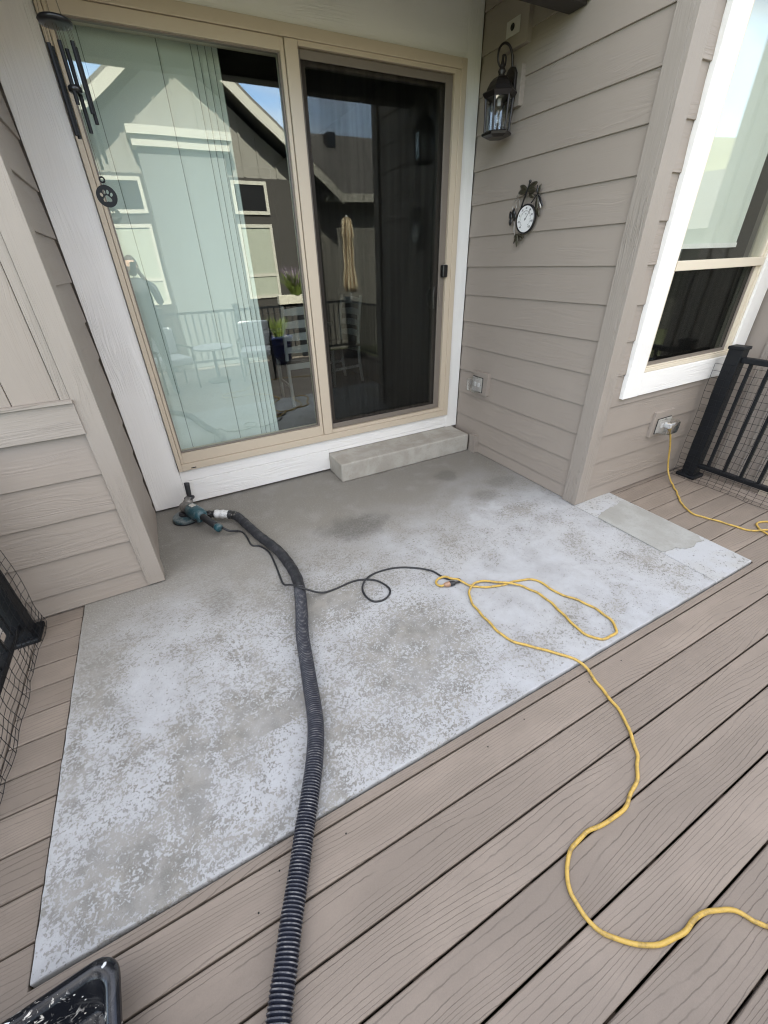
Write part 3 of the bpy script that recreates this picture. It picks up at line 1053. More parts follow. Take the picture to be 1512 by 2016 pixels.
# ------------------------------------------------------------------ rooms behind the glass
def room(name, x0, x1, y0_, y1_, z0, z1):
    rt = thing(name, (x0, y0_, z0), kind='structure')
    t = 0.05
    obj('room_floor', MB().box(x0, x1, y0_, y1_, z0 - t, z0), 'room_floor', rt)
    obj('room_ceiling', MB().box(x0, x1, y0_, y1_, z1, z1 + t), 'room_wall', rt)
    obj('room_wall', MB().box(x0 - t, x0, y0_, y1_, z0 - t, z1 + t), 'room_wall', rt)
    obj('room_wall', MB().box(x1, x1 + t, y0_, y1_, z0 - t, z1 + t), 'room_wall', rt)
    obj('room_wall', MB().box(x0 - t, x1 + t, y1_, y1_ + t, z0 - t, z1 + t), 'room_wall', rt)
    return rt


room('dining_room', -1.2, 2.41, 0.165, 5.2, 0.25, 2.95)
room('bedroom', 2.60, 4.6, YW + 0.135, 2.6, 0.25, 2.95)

# panel track blind behind the fixed glass
bl = thing('panel_blind', (0.3, 0.12, 0.27), 'pale green sliding panel blind hanging behind the left door glass', 'blind')
for i, (a, b) in enumerate(((-0.10, 0.052), (0.035, 0.412), (0.215, 0.586), (0.255, 0.626), (0.297, 0.668), (0.335, 0.708), (0.372, 0.742))):
    obj('blind_panel', MB().box(a, b, 0.095 + 0.016 * i, 0.0965 + 0.016 * i, 0.31, 2.70), 'panel_fabric', bl)
    obj('panel_edge_line', MB().box(b + 0.0002, b + 0.0040, 0.095 + 0.016 * i, 0.0985 + 0.016 * i, 0.31, 2.70), 'panel_edge_shade', bl)  # dark strip stands in for the shadow gap at each panel edge
obj('blind_track', MB().box(-0.12, 2.2, 0.09, 0.22, 2.70, 2.74), 'white_plastic', bl)

sh = thing('roller_shade', (3.2, YW + 0.08, 1.6), 'pale roller shade pulled halfway down inside the right hand window', 'blind')
obj('shade_fabric', MB().box(2.70, 3.60, YW + 0.085, YW + 0.087, 1.632, 2.75), 'shade_fabric', sh)
obj('bottom_bar', MB().box(2.70, 3.60, YW + 0.078, YW + 0.094, 1.606, 1.632), 'white_plastic', sh)


# ladder-back dining chairs and table inside
def dining_chair(loc, rz, label):
    t = thing('dining_chair', loc, label, 'chair', 'chairs in the dining room')
    t.matrix_basis = Matrix.Translation(Vector(loc)) @ Matrix.Rotation(rz, 4, 'Z')
    WL[t.name] = Vector((0, 0, 0))          # parts authored in the chair's own frame

    def part(name, mb, m, bev=0.0, smooth=False):
        return obj(name, mb, m, t, (0, 0, 0), None, smooth, bev)
    for s in (-1, 1):
        x = s * 0.205
        pts = spline([(x, -0.235, 0.0), (x, -0.205, 0.25), (x, -0.20, 0.46), (x, -0.215, 0.72), (x, -0.265, 1.0)], 0.05)
        part('rear_leg', MB().tube(pts, 0.019, 8), 'chair_paint', smooth=True)
        part('front_leg', MB().tube([(x, 0.19, 0), (x, 0.19, 0.2), (x, 0.19, 0.44)], [0.014, 0.02, 0.022], 10), 'chair_paint', smooth=True)
        part('side_stretcher', MB().box(x - 0.009, x + 0.009, -0.20, 0.19, 0.19, 0.22), 'chair_paint')
    part('seat_rail', MB().box(-0.19, 0.19, -0.215, -0.195, 0.38, 0.44), 'chair_paint')
    part('seat', MB().box(-0.225, 0.225, -0.225, 0.225, 0.44, 0.475), 'chair_seat', 0.008)
    for k, z in enumerate((0.55, 0.67, 0.79, 0.91)):
        mb = MB()
        n_ = 10
        for i in range(n_ + 1):
            u = -1 + 2 * i / n_
            x = 0.195 * u
            y = -0.215 - 0.06 * max(0, (z - 0.72)) / 0.28 * 1.0 - 0.03 * (1 - u * u)
            top = 0.055 + 0.018 * (1 - u * u)
            for (yy, zz) in ((y - 0.008, z), (y + 0.008, z), (y + 0.008, z + top), (y - 0.008, z + top)):
                mb.v.append((x, yy, zz))
        for i in range(n_):
            b0, b1 = i * 4, (i + 1) * 4
            for q in range(4):
                mb.face([b0 + q, b0 + (q + 1) % 4, b1 + (q + 1) % 4, b1 + q])
        mb.face([0, 1, 2, 3])
        mb.face([n_ * 4 + q for q in range(4)])
        part('back_slat', mb, 'chair_paint')
    return t


dining_chair((1.39, 1.44, 0.25), 0.0, 'ladder back dining chair seen beside the edge of the panel blind')
dining_chair((2.02, 1.92, 0.25), R(100), 'ladder back dining chair seen through the dark door screen')
tb = thing('dining_table', (1.42, 2.2, 0.25), 'grey dining table standing indoors behind the ladder back chair', 'table')
obj('table_top', MB().box(0.95, 1.85, 1.55, 3.1, 0.97, 1.01), 'table_paint', tb, bevel=0.006)
for x in (1.03, 1.77):
    for y in (1.64, 3.0):
        obj('table_leg', MB().lathe([(0.025, 0.25), (0.03, 0.5), (0.04, 0.8), (0.045, 0.97)], 10, (x, y, 0)), 'table_paint', tb, smooth=True)

# ------------------------------------------------------------------ patio slab, step
slab = thing('patio_slab', (0, 0, 0), kind='structure')
mb = MB()
er = random.Random(21)
fe = [(-0.726 + 3.162 * i / 90, SLAB_F + er.uniform(-0.0012, 0.0022)) for i in range(91)]
le = [(-0.726 + er.uniform(-0.0012, 0.0018), -0.95 - 1.48 * i / 45) for i in range(45)]
mb.prism(fe + [(2.436, -1.46), (XR + 0.05, -1.46), (XR + 0.05, 0.05), (-0.726, 0.05)] + le, -0.35, 0.0)
s0 = obj('slab_field', mb, 'slab_concrete', slab, (0, 0, 0), bevel=0.006)
mb = MB()
mb.prism([(2.4395, SLAB_F), (2.815, SLAB_F), (2.83, -1.46), (2.4395, -1.463)], -0.35, -0.001)
obj('slab_strip', mb, 'strip_concrete', slab, (0, 0, 0), bevel=0.005)
# repair patch: an irregular skim with its own edge
rnd = random.Random(3)
pp = [(2.4425, -1.70), (2.52, -1.672), (2.60, -1.66), (2.70, -1.655), (2.806, -1.635), (2.810, -1.85), (2.806, -2.05), (2.803, -2.17), (2.765, -2.205), (2.72, -2.198),
      (2.665, -2.215), (2.60, -2.212), (2.555, -2.172), (2.49, -2.165), (2.4425, -2.15)]
pp2 = []
for i in range(len(pp)):
    a, b = Vector(pp[i]), Vector(pp[(i + 1) % len(pp)])
    kk = max(1, int((b - a).length / 0.02))
    for j in range(kk):
        q = a.lerp(b, j / kk)
        inner = 2.46 < q.x < 2.79
        pp2.append((q.x + (rnd.uniform(-.003, .003) if inner else 0), q.y + (rnd.uniform(-.005, .005) if inner else 0)))
mb = MB()
mb.prism(pp2, -0.02, 0.0035)
obj('slab_patch', mb, 'patch_concrete', slab, (0, 0, 0))

step = tag(obj('concrete_step', MB().box(1.098, XR - 0.052, -0.295, -0.002, 0.0, 0.166), 'step_concrete', bevel=0.014, bseg=4),
           'weathered grey concrete step below the sliding door', 'step')
# ------------------------------------------------------------------ deck
deck = thing('deck', (1.3, -3.0, 0), kind='structure')
DT = 0.024
GAP = 0.0056
DP = 0.1386
GY = -2.778                       # one of the gaps
DX0, DX1 = -0.927, 3.598


def plank_mesh(L, Wd):
    key = ('plank', round(L, 4), round(Wd, 4))
    if key not in _cache:
        b = 0.0035
        mb = MB()
        h = Wd / 2
        mb.prism([(-h, -DT), (-h, -b), (-h + b * 0.35, -b * 0.35), (-h + b, 0), (h - b, 0), (h - b * 0.35, -b * 0.35), (h, -b), (h, -DT)], -L / 2, L / 2, 'x')
        _cache[key] = mb.mesh('deck_plank', 'deck_composite')
    return _cache[key]


def plank(x0, x1, ya, yb, rot=False):
    if rot:
        return obj('deck_plank', plank_mesh(yb - ya, x1 - x0), None, deck, ((x0 + x1) / 2, (ya + yb) / 2, DECK_Z), Matrix.Rotation(PI / 2, 3, 'Z'))
    return obj('deck_plank', plank_mesh(x1 - x0, yb - ya), None, deck, ((x0 + x1) / 2, (ya + yb) / 2, DECK_Z))


for k in range(-18, 14):
    yb = GY + DP * (k + 1) - GAP / 2
    ya = GY + DP * k + GAP / 2
    if yb < SLAB_F - 0.004:
        if ya > -5.16:
            plank(DX0, DX1, ya, yb)
    elif ya < SLAB_F:
        # the notched board round the slab corner
        mb = MB()
        mb.prism([(DX0, ya), (DX1, ya), (DX1, yb), (2.822, yb), (2.822, SLAB_F - 0.006), (-0.732, SLAB_F - 0.006), (-0.732, yb), (DX0, yb)], -DT, 0.0)
        mb.v = [(p[0] - 1.3, p[1] - (ya + yb) / 2, p[2]) for p in mb.v]
        obj('deck_plank', mb, 'deck_composite', deck, (1.3, (ya + yb) / 2, DECK_Z), bevel=0.0025)
    else:
        if ya < YF - 0.03:
            plank(DX0, -0.732, ya, min(yb, YF - 0.004))
        if ya < YW - 0.03:
            plank(2.824 if ya < -1.6 else 2.836, DX1, ya, min(yb, YW - 0.004))
plank(DX0 - 0.146, DX0 - 0.006, -5.30, YF - 0.03, True)
plank(DX1 + 0.006, DX1 + 0.146, -5.30, YW - 0.03, True)
plank(DX0, DX1, -5.30, -5.165)
fr = MB()
fr.box(-1.10, -1.075, -5.33, -0.9, -0.75, DECK_Z - 0.002)
fr.box(3.746, 3.771, -5.33, YW - 0.03, -0.75, DECK_Z - 0.002)
fr.box(-1.10, 3.771, -5.355, -5.33, -0.75, DECK_Z - 0.002)
obj('rim_board', fr, 'deck_composite', deck)
for i in range(13):
    x = -0.95 + i * 0.38
    yt = SLAB_F - 0.01 if -0.76 < x < 2.85 else -0.95 if x < 0 else YW - 0.05
    obj('joist', MB().box(x - 0.019, x + 0.019, -5.3, yt, -0.26, DECK_Z - DT - 0.001), 'joist_wood', deck)
# screw dots next to the slab
for x, y in ((0.73, -2.55), (0.93, -2.535), (1.52, -2.54), (0.14, -2.545), (-0.08, -2.535), (-0.16, -2.60), (1.30, -2.545)):
    obj('deck_screw', MB().lathe([(0.0028, DECK_Z - 0.002), (0.0028, DECK_Z + 0.0006)], 10, (x, y, 0)), 'hole_black', deck)


# ------------------------------------------------------------------ railings
def railing(label, px, py, y_end, side):
    """post by the wall at (px,py), rails towards -y; side = +1 when the deck lies on its -x side"""
    t = thing('railing', (px, py, DECK_Z), label, 'railing', 'black metal deck railings')
    z0 = DECK_Z
    ys = [py] + [py - 1.75 * k for k in range(1, 9) if py - 1.75 * k > y_end]
    for yy in ys:
        po = obj('post', MB().box(px - 0.045, px + 0.045, yy - 0.045, yy + 0.045, z0 + 0.004, 1.0), 'black_metal', t, bevel=0.004)
        obj('post_base', MB().box(px - 0.072, px + 0.072, yy - 0.072, yy + 0.072, z0, z0 + 0.028), 'black_metal', po, bevel=0.008, bseg=2)
        cp = MB()
        cp.box(px - 0.052, px + 0.052, yy - 0.052, yy + 0.052, 0.985, 1.008)
        obj('post_cap', cp, 'black_metal', po, bevel=0.006)
    obj('top_rail', MB().box(px - 0.024, px + 0.024, y_end, py - 0.045, 0.90, 0.938), 'black_metal', t, bevel=0.006)
    obj('bottom_rail', MB().box(px - 0.020, px + 0.020, y_end, py - 0.045, 0.078, 0.112), 'black_metal', t, bevel=0.005)
    y = py - 0.105
    bm_ = MB().box(-0.0095, 0.0095, -0.0095, 0.0095, 0.0, 0.792).mesh('baluster', 'black_metal')
    while y > y_end + 0.03:
        if all(abs(y - q) > 0.05 for q in ys):
            obj('baluster', bm_, None, t, (px, y, 0.110))
        y -= 0.112
    # wire mesh wired to the deck side, a bit slack
    xm = px - side * 0.056
    rr = random.Random(11)
    wm = MB()
    zs = [0.0, 0.022, 0.045, 0.07, 0.10, 0.135, 0.185] + [0.235 + 0.0505 * k for k in range(14)]
    ytop = py + 0.085

    def pt(y, z):
        s = 0.010 * math.sin(9 * z + y * 5) + 0.006 * math.sin(y * 23)
        return (xm - side * (0.004 + abs(s)) - side * ((0.030 if side > 0 else 0.008) * (1 - z / 0.08) if z < 0.08 else 0), y + 0.004 * math.sin(z * 11), z0 + 0.004 + z)
    y = ytop
    cols = []
    while y > y_end:
        cols.append(y)
        y -= 0.052
    for y in cols:
        wm.tube([pt(y, z) for z in zs], 0.0013, 4, caps=False)
    for z in zs:
        wm.tube([pt(y, z) for y in cols], 0.0013, 4, caps=False)
    o = obj('wire_mesh', wm, 'black_metal', t)
    o['kind'] = 'stuff'
    return t


railing('black metal railing with wire mesh by the window on the right', 3.652, -1.632, -5.2, 1)
railing('black metal railing with wire mesh beside the left front wall', -0.975, -1.005, -5.2, -1)


def back_railing():
    t = thing('railing', (1.3, -5.235, DECK_Z), 'black metal railing along the outer deck edge, seen mirrored in the door', 'railing', 'black metal deck railings')
    y = -5.235
    for x in (0.2, 1.45, 2.65):
        po = obj('post', MB().box(x - 0.045, x + 0.045, y - 0.045, y + 0.045, DECK_Z, 1.0), 'black_metal', t)
        obj('post_cap', MB().box(x - 0.052, x + 0.052, y - 0.052, y + 0.052, 1.0, 1.02), 'black_metal', po)
    obj('top_rail', MB().box(-0.95, 3.62, y - 0.024, y + 0.024, 0.90, 0.938), 'black_metal', t)
    obj('bottom_rail', MB().box(-0.95, 3.62, y - 0.02, y + 0.02, 0.078, 0.112), 'black_metal', t)
    bm_ = MB().box(-0.0095, 0.0095, -0.0095, 0.0095, 0.0, 0.792).mesh('baluster', 'black_metal')
    for i in range(40):
        obj('baluster', bm_, None, t, (-0.88 + i * 0.112, y, 0.11))


back_railing()

# ------------------------------------------------------------------ wall lantern
def lantern():
    cx, cyy = 2.335, -0.39
    t = thing('wall_lantern', (cx, cyy, 2.27), 'dark bronze six sided coach lantern with scroll arm on the alcove wall', 'wall lamp')
    a0 = PI / 6
    base = MB().lathe([(0.060, 2.268), (0.094, 2.280), (0.097, 2.292), (0.084, 2.300)], 6, (cx, cyy, 0), a0=a0)
    obj('lantern_base', base, 'bronze', t)
    for i in range(6):
        a = a0 + i * PI / 3
        x, y = cx + 0.078 * math.cos(a), cyy + 0.078 * math.sin(a)
        x2, y2 = cx + 0.086 * math.cos(a), cyy + 0.086 * math.sin(a)
        obj('corner_bar', MB().tube([(x, y, 2.298), (x2, y2, 2.468)], 0.0065, 6), 'bronze', t)
    for i in range(6):
        a, a2 = a0 + i * PI / 3, a0 + (i + 1) * PI / 3
        mb = MB()
        for rr in (0.074, 0.0755):
            for aa, dz in ((a, 0), (a2, 0), (a2, 1), (a, 1)):
                r_ = rr + (0.008 if dz else 0)
                mb.v.append((cx + r_ * math.cos(aa), cyy + r_ * math.sin(aa), 2.302 if not dz else 2.464))
        mb.face([0, 1, 2, 3])
        mb.face([4, 5, 6, 7])
        for q in range(4):
            mb.face([q, (q + 1) % 4, 4 + (q + 1) % 4, 4 + q])
        obj('glass_pane', mb, 'lantern_glass', t)
    eave = MB().lathe([(0.080, 2.460), (0.092, 2.462), (0.108, 2.484), (0.104, 2.491), (0.086, 2.494)], 6, (cx, cyy, 0), a0=a0)
    obj('lantern_eave', eave, 'bronze', t)
    dome = MB().lathe([(0.088, 2.490), (0.080, 2.512), (0.064, 2.538), (0.043, 2.556), (0.026, 2.562), (0.020, 2.566)], 6, (cx, cyy, 0), a0=a0)
    obj('lantern_roof', dome, 'bronze', t)
    fin = MB().lathe([(0.021, 2.562), (0.017, 2.572), (0.025, 2.583), (0.021, 2.594), (0.013, 2.600), (0.018, 2.608), (0.012, 2.618), (0.007, 2.634), (0.006, 2.652)], 14, (cx, cyy, 0))
    obj('finial', fin, 'bronze', t, smooth=True)
    arm = [(2.424, cyy, 2.505), (2.418, cyy, 2.56), (2.412, cyy, 2.63), (2.402, cyy, 2.672), (2.375, cyy, 2.702), (2.340, cyy, 2.708), (2.308, cyy, 2.690), (2.294, cyy, 2.655), (2.304, cyy, 2.618),
           (2.330, cyy, 2.600), (2.354, cyy, 2.612), (2.360, cyy, 2.640), (2.346, cyy, 2.658), (2.331, cyy, 2.652)]
    ps = spline(arm, 0.008)
    k = len(ps)
    obj('scroll_arm', MB().tube(ps, [0.0085 - 0.003 * (i / k) for i in range(k)], 10), 'bronze', t, smooth=True)
    pl = MB()
    pl.prism([(cyy - 0.046, 2.452), (cyy + 0.046, 2.452), (cyy + 0.046, 2.578), (cyy + 0.026, 2.606), (cyy, 2.616), (cyy - 0.026, 2.606), (cyy - 0.046, 2.578)], 2.403, 2.4245, 'x')
    pl.prism([(cyy - 0.022, 2.395), (cyy + 0.022, 2.395), (cyy + 0.046, 2.452), (cyy - 0.046, 2.452)], 2.405, 2.4245, 'x')
    obj('back_plate', pl, 'bronze', t, bevel=0.005)
    obj('arm_boss', MB().lathe([(0.022, 2.385), (0.026, 2.396), (0.026, 2.404)], 14, (0, cyy, 2.50), axis='x'), 'bronze', t, smooth=True)
    bulb = MB().lathe([(0.004, 2.325), (0.017, 2.335), (0.021, 2.355), (0.016, 2.380), (0.011, 2.400), (0.012, 2.44)], 14, (cx, cyy, 0))
    obj('bulb', bulb, 'lantern_glass', t, smooth=True)
    obj('bulb_socket', MB().lathe([(0.013, 2.425), (0.013, 2.462)], 12, (cx, cyy, 0)), 'white_plastic', t)


lantern()

# speaker / cable plate on the upper block
t = thing('cable_plate', (XR - 0.04, -0.355, 2.757), 'small square wall plate with a round hole above the coach lantern', 'wall plate')
obj('plate', MB().box(XR - 0.040, XR - 0.0345, -0.412, -0.298, 2.758, 2.832), 'grey_plate', t, bevel=0.002)
obj('hole_ring', MB().lathe([(0.015, XR - 0.044), (0.017, XR - 0.040)], 18, (0, -0.352, 2.797), axis='x'), 'hole_black', t)


# ------------------------------------------------------------------ weatherproof outlets
def outlet(label, face, origin, w_, h_, d_, plugged):
    """bubble cover over an outlet; face '-x' or '-y', origin = centre on the mounting block"""
    ox, oy, oz = origin
    t = thing('outlet', origin, label, 'outlet', 'weatherproof outlets')
    rot = FACE[face]

    def put(mb, name, m, bev=0.0, bs=2, smooth=False):
        mb.v = [tuple(rot @ Vector(p) + Vector(origin)) for p in mb.v]
        return obj(name, mb, m, t, bevel=bev, bseg=bs, smooth=smooth)
    put(MB().box(-w_ / 2 - 0.006, w_ / 2 + 0.006, -0.004, 0.0, -h_ / 2 - 0.006, h_ / 2 + 0.006), 'back_gasket', 'gasket')
    put(MB().box(-w_ / 2, w_ / 2, -0.008, -0.004, -h_ / 2, h_ / 2), 'face_plate', 'grey_plate')
    for s in (-1, 1):
        put(MB().box(s * 0.022 - 0.014, s * 0.022 + 0.014, -0.012, -0.008, -0.018, 0.018), 'socket', 'white_plastic', 0.003)
    # hollow clear bubble: outer and inner skins
    mb = MB()
    rings = [(1.0, -0.008), (1.0, -d_ * 0.45), (0.97, -d_ * 0.8), (0.86, -d_), ]
    poly = []
    for i in range(20):
        a = 2 * PI * i / 20
        c_, s_ = math.cos(a), math.sin(a)
        e = 0.32
        poly.append((abs(c_) ** e * (1 if c_ >= 0 else -1) * w_ / 2, abs(s_) ** e * (1 if s_ >= 0 else -1) * h_ / 2))
    for sc_, yy in rings:
        for (px_, pz_) in poly:
            mb.v.append((px_ * sc_, yy, pz_ * sc_))
    k = len(poly)
    for j in range(len(rings) - 1):
        for i in range(k):
            mb.face([j * k + i, j * k + (i + 1) % k, (j + 1) * k + (i + 1) % k, (j + 1) * k + i])
    mb.face([(len(rings) - 1) * k + i for i in range(k)])
    o = put(mb, 'bubble_cover', 'clear_plastic', smooth=True)
    md_ = o.modifiers.new('shell', 'SOLIDIFY')
    md_.thickness = 0.002
    for s in (-0.5, -0.1, 0.3):
        put(MB().box(s * w_ - 0.002, s * w_ + 0.003, -d_ - 0.003, -d_ * 0.3, -h_ * 0.40, h_ * 0.40), 'cover_rib', 'clear_plastic', 0.001)
    if plugged:
        put(MB().box(0.008, 0.036, -0.052, -0.012, -0.020, 0.012), 'cover_latch', 'white_plastic', 0.004)
    return t


outlet('clear bubble covered outlet low on the alcove wall near the step', '-x', (XR - 0.036, -0.335, 0.640), 0.118, 0.118, 0.078, False)
outlet('clear bubble covered outlet under the window with a yellow cord plugged in', '-y', (3.215, YW - 0.038, 0.478), 0.150, 0.105, 0.085, True)


# ------------------------------------------------------------------ thermometer with dragonfly
def thermometer():
    cy_, cz, xw = -0.656, 1.812, XR - 0.020
    t = thing('wall_thermometer', (xw, cy_, cz), 'round white dial thermometer framed by metal dragonflies and leaves on the alcove wall', 'thermometer')

    def P(u, v, d=0.0):       # u to the right as seen (towards -y), v up, d off the wall
        return (xw - d, cy_ - u, cz + v)
    r = 0.084
    prof = [(r - 0.010, 0.012), (r - 0.004, 0.018), (r, 0.014), (r, 0.0), (r - 0.012, -0.002)]
    mb = MB()
    mb.lathe([(a, -b) for a, b in prof], 40, (xw - 0.004, cy_, cz), axis='x')
    obj('bezel', mb, 'black_gloss', t, smooth=True)
    obj('dial', MB().lathe([(0.074, xw - 0.0125), (0.074, xw - 0.017)], 40, (0, cy_, cz), axis='x'), 'dial_white', t)
    ink = MB()
    fx_ = xw - 0.0176

    def quad(pts):
        b = len(ink.v)
        for (u, v) in pts:
            ink.v.append((fx_, cy_ - u, cz + v))
        for (u, v) in pts:
            ink.v.append((fx_ + 0.0012, cy_ - u, cz + v))
        ink.face([b, b + 1, b + 2, b + 3])
        ink.face([b + 7, b + 6, b + 5, b + 4])
        for q in range(4):
            ink.face([b + q, b + (q + 1) % 4, b + 4 + (q + 1) % 4, b + 4 + q])

    for i in range(61):
        a = R(228 - 276 * i / 60)
        r0 = 0.044 if i % 5 else 0.041
        w2 = 0.0004 if i % 5 else 0.0009
        c_, s_ = math.cos(a), math.sin(a)
        quad([(c_ * r0 - s_ * w2, s_ * r0 + c_ * w2), (c_ * 0.048 - s_ * w2, s_ * 0.048 + c_ * w2), (c_ * 0.048 + s_ * w2, s_ * 0.048 - c_ * w2), (c_ * r0 + s_ * w2, s_ * r0 - c_ * w2)])
    obj('dial_ticks', ink, 'ink', t)

    def text(s, u, v, size):
        cu = bpy.data.curves.new('dial_numeral', 'FONT')
        cu.body = s
        cu.size = size
        cu.align_x = 'CENTER'
        cu.align_y = 'CENTER'
        cu.extrude = 0.0003
        tmp = bpy.data.objects.new('tmp', cu)
        COL.objects.link(tmp)
        dg = bpy.context.evaluated_depsgraph_get()
        me = bpy.data.meshes.new_from_object(tmp.evaluated_get(dg))
        bpy.data.objects.remove(tmp)
        me.materials.clear()
        me.materials.append(M['ink'])
        o = bpy.data.objects.new('dial_numeral', me)
        link(o, t, (fx_ - 0.0002, cy_ - u, cz + v), FACE['-x'] @ Matrix.Rotation(PI / 2, 3, 'X'))
    for i, s in enumerate(('-40', '-20', '0', '20', '40', '60', '80', '100', '120')):
        a = R(228 - 276 * i / 8)
        text(s, 0.060 * math.cos(a), 0.060 * math.sin(a), 0.0155)
    text('°F', 0.0, 0.026, 0.016)
    # needle points to the upper right
    nd = MB().tube([P(-0.005, -0.008, 0.0195), P(0.040, 0.050, 0.0195)], 0.0012, 6)
    obj('needle', nd, 'ink', t)
    obj('needle_hub', MB().lathe([(0.004, xw - 0.0175), (0.004, xw - 0.0215)], 12, (0, cy_, cz), axis='x'), 'ink', t)

    def leaf(u0, v0, ang, L, W, m, d=0.012, name='metal_leaf'):
        mb = MB()
        n_ = 10
        ca, sa = math.cos(R(ang)), math.sin(R(ang))
        for layer in (0, 0.0022):
            for i in range(n_ + 1):
                s_ = i / n_
                hw = W / 2 * (math.sin(PI * min(1, s_ * 0.93 + 0.035)) ** 0.75)
                for sd in (-1, 0, 1):
                    a_, b_ = s_ * L, sd * hw
                    lift = d + layer + (0.0035 if sd == 0 else 0) + 0.010 * s_ * (1 - s_)
                    mb.v.append(P(u0 + a_ * ca - b_ * sa, v0 + a_ * sa + b_ * ca, lift))
        k = (n_ + 1) * 3
        for off in (0, k):
            for i in range(n_):
                for q in (0, 1):
                    b_ = off + i * 3 + q
                    mb.face([b_, b_ + 1, b_ + 4, b_ + 3])
        for i in range(n_):
            for q in (0, 2):
                b_ = i * 3 + q
                mb.face([b_, b_ + 3, b_ + 3 + k, b_ + k])
        obj(name, mb, m, t, smooth=True)

    def wire(pts, r_, m, name='wire_stem'):
        obj(name, MB().tube(spline([P(*p) for p in pts], 0.008), r_, 7), m, t, smooth=True)
    # top dragonfly: body rising from the left edge of the dial up to the head
    wire([(-0.060, 0.062, 0.010), (-0.030, 0.118, 0.018), (-0.004, 0.165, 0.022), (0.006, 0.196, 0.022)], 0.0055, 'black_gloss', 'dragonfly_body')
    obj('dragonfly_head', MB().lathe([(0.002, -0.010), (0.009, -0.005), (0.010, 0.003), (0.003, 0.010)], 10, P(0.007, 0.200, 0.022), axis='x'), 'black_gloss', t, smooth=True)
    for a, L, W in ((158, 0.075, 0.032), (186, 0.078, 0.034), (22, 0.085, 0.034), (-8, 0.078, 0.036)):
        leaf(-0.008, 0.158, a, L, W, 'verdigris_bronze', 0.02, 'dragonfly_wing')
    leaf(0.005, 0.140, -30, 0.05, 0.030, 'verdigris_bronze', 0.014)
    # small dragonfly on the right
    wire([(0.028, 0.086, 0.008), (0.070, 0.120, 0.014), (0.082, 0.132, 0.016), (0.092, 0.170, 0.016)], 0.0038, 'black_gloss')
    for a, L, W, m in ((-62, 0.085, 0.024, 'silver_wire'), (-50, 0.090, 0.022, 'black_gloss'), (70, 0.055, 0.018, 'verdigris_bronze'), (-86, 0.10, 0.026, 'verdigris_bronze'), (105, 0.05, 0.014, 'black_gloss')):
        leaf(0.080, 0.125, a, L, W, m, 0.012)
    leaf(0.085, 0.055, -58, 0.060, 0.024, 'verdigris_bronze', 0.010)
    # left cattail cluster and loop wire
    for u, v, L, W, a in ((-0.118, 0.070, 0.058, 0.034, -84), (-0.150, 0.055, 0.055, 0.030, -70), (-0.098, 0.045, 0.050, 0.030, -96), (-0.135, 0.018, 0.045, 0.030, -95)):
        leaf(u, v, a, L, W, 'black_gloss', 0.016, 'metal_bud')
    wire([(-0.070, 0.150, 0.008), (-0.112, 0.130, 0.010), (-0.138, 0.090, 0.010), (-0.128, 0.040, 0.008), (-0.108, -0.020, 0.008), (-0.100, -0.070, 0.008), (-0.078, -0.098, 0.008), (-0.050, -0.100, 0.008)], 0.0028, 'silver_wire', 'loop_wire')
    wire([(-0.100, 0.065, 0.010), (-0.108, 0.095, 0.012), (-0.088, 0.118, 0.012), (-0.072, 0.095, 0.012), (-0.078, 0.066, 0.010)], 0.0022, 'silver_wire', 'loop_wire')
    # leaf spray below
    for a, L in ((-118, 0.06), (-88, 0.075), (-40, 0.06), (-20, 0.065), (-150, 0.035)):
        leaf(-0.060, -0.082, a, L, 0.019, 'verdigris_bronze', 0.010)


thermometer()


# ------------------------------------------------------------------ wind chime
def curve_plate(name, splines, thick, m, parent, loc, rot):
    cu = bpy.data.curves.new(name, 'CURVE')
    cu.dimensions = '2D'
    cu.fill_mode = 'BOTH'
    cu.extrude = thick / 2
    for pts in splines:
        s = cu.splines.new('POLY')
        s.points.add(len(pts) - 1)
        for p, q in zip(s.points, pts):
            p.co = (q[0], q[1], 0, 1)
        s.use_cyclic_u = True
    tmp = bpy.data.objects.new('tmp', cu)
    COL.objects.link(tmp)
    dg = bpy.context.evaluated_depsgraph_get()
    me = bpy.data.meshes.new_from_object(tmp.evaluated_get(dg))
    bpy.data.objects.remove(tmp)
    me.materials.clear()
    me.materials.append(M[m])
    o = bpy.data.objects.new(name, me)
    return link(o, parent, loc, rot)


def ell(cx, cy_, rx, ry, rot=0.0, n_=24):
    ca, sa = math.cos(R(rot)), math.sin(R(rot))
    return [(cx + rx * math.cos(2 * PI * i / n_) * ca - ry * math.sin(2 * PI * i / n_) * sa, cy_ + rx * math.cos(2 * PI * i / n_) * sa + ry * math.sin(2 * PI * i / n_) * ca) for i in range(n_)]


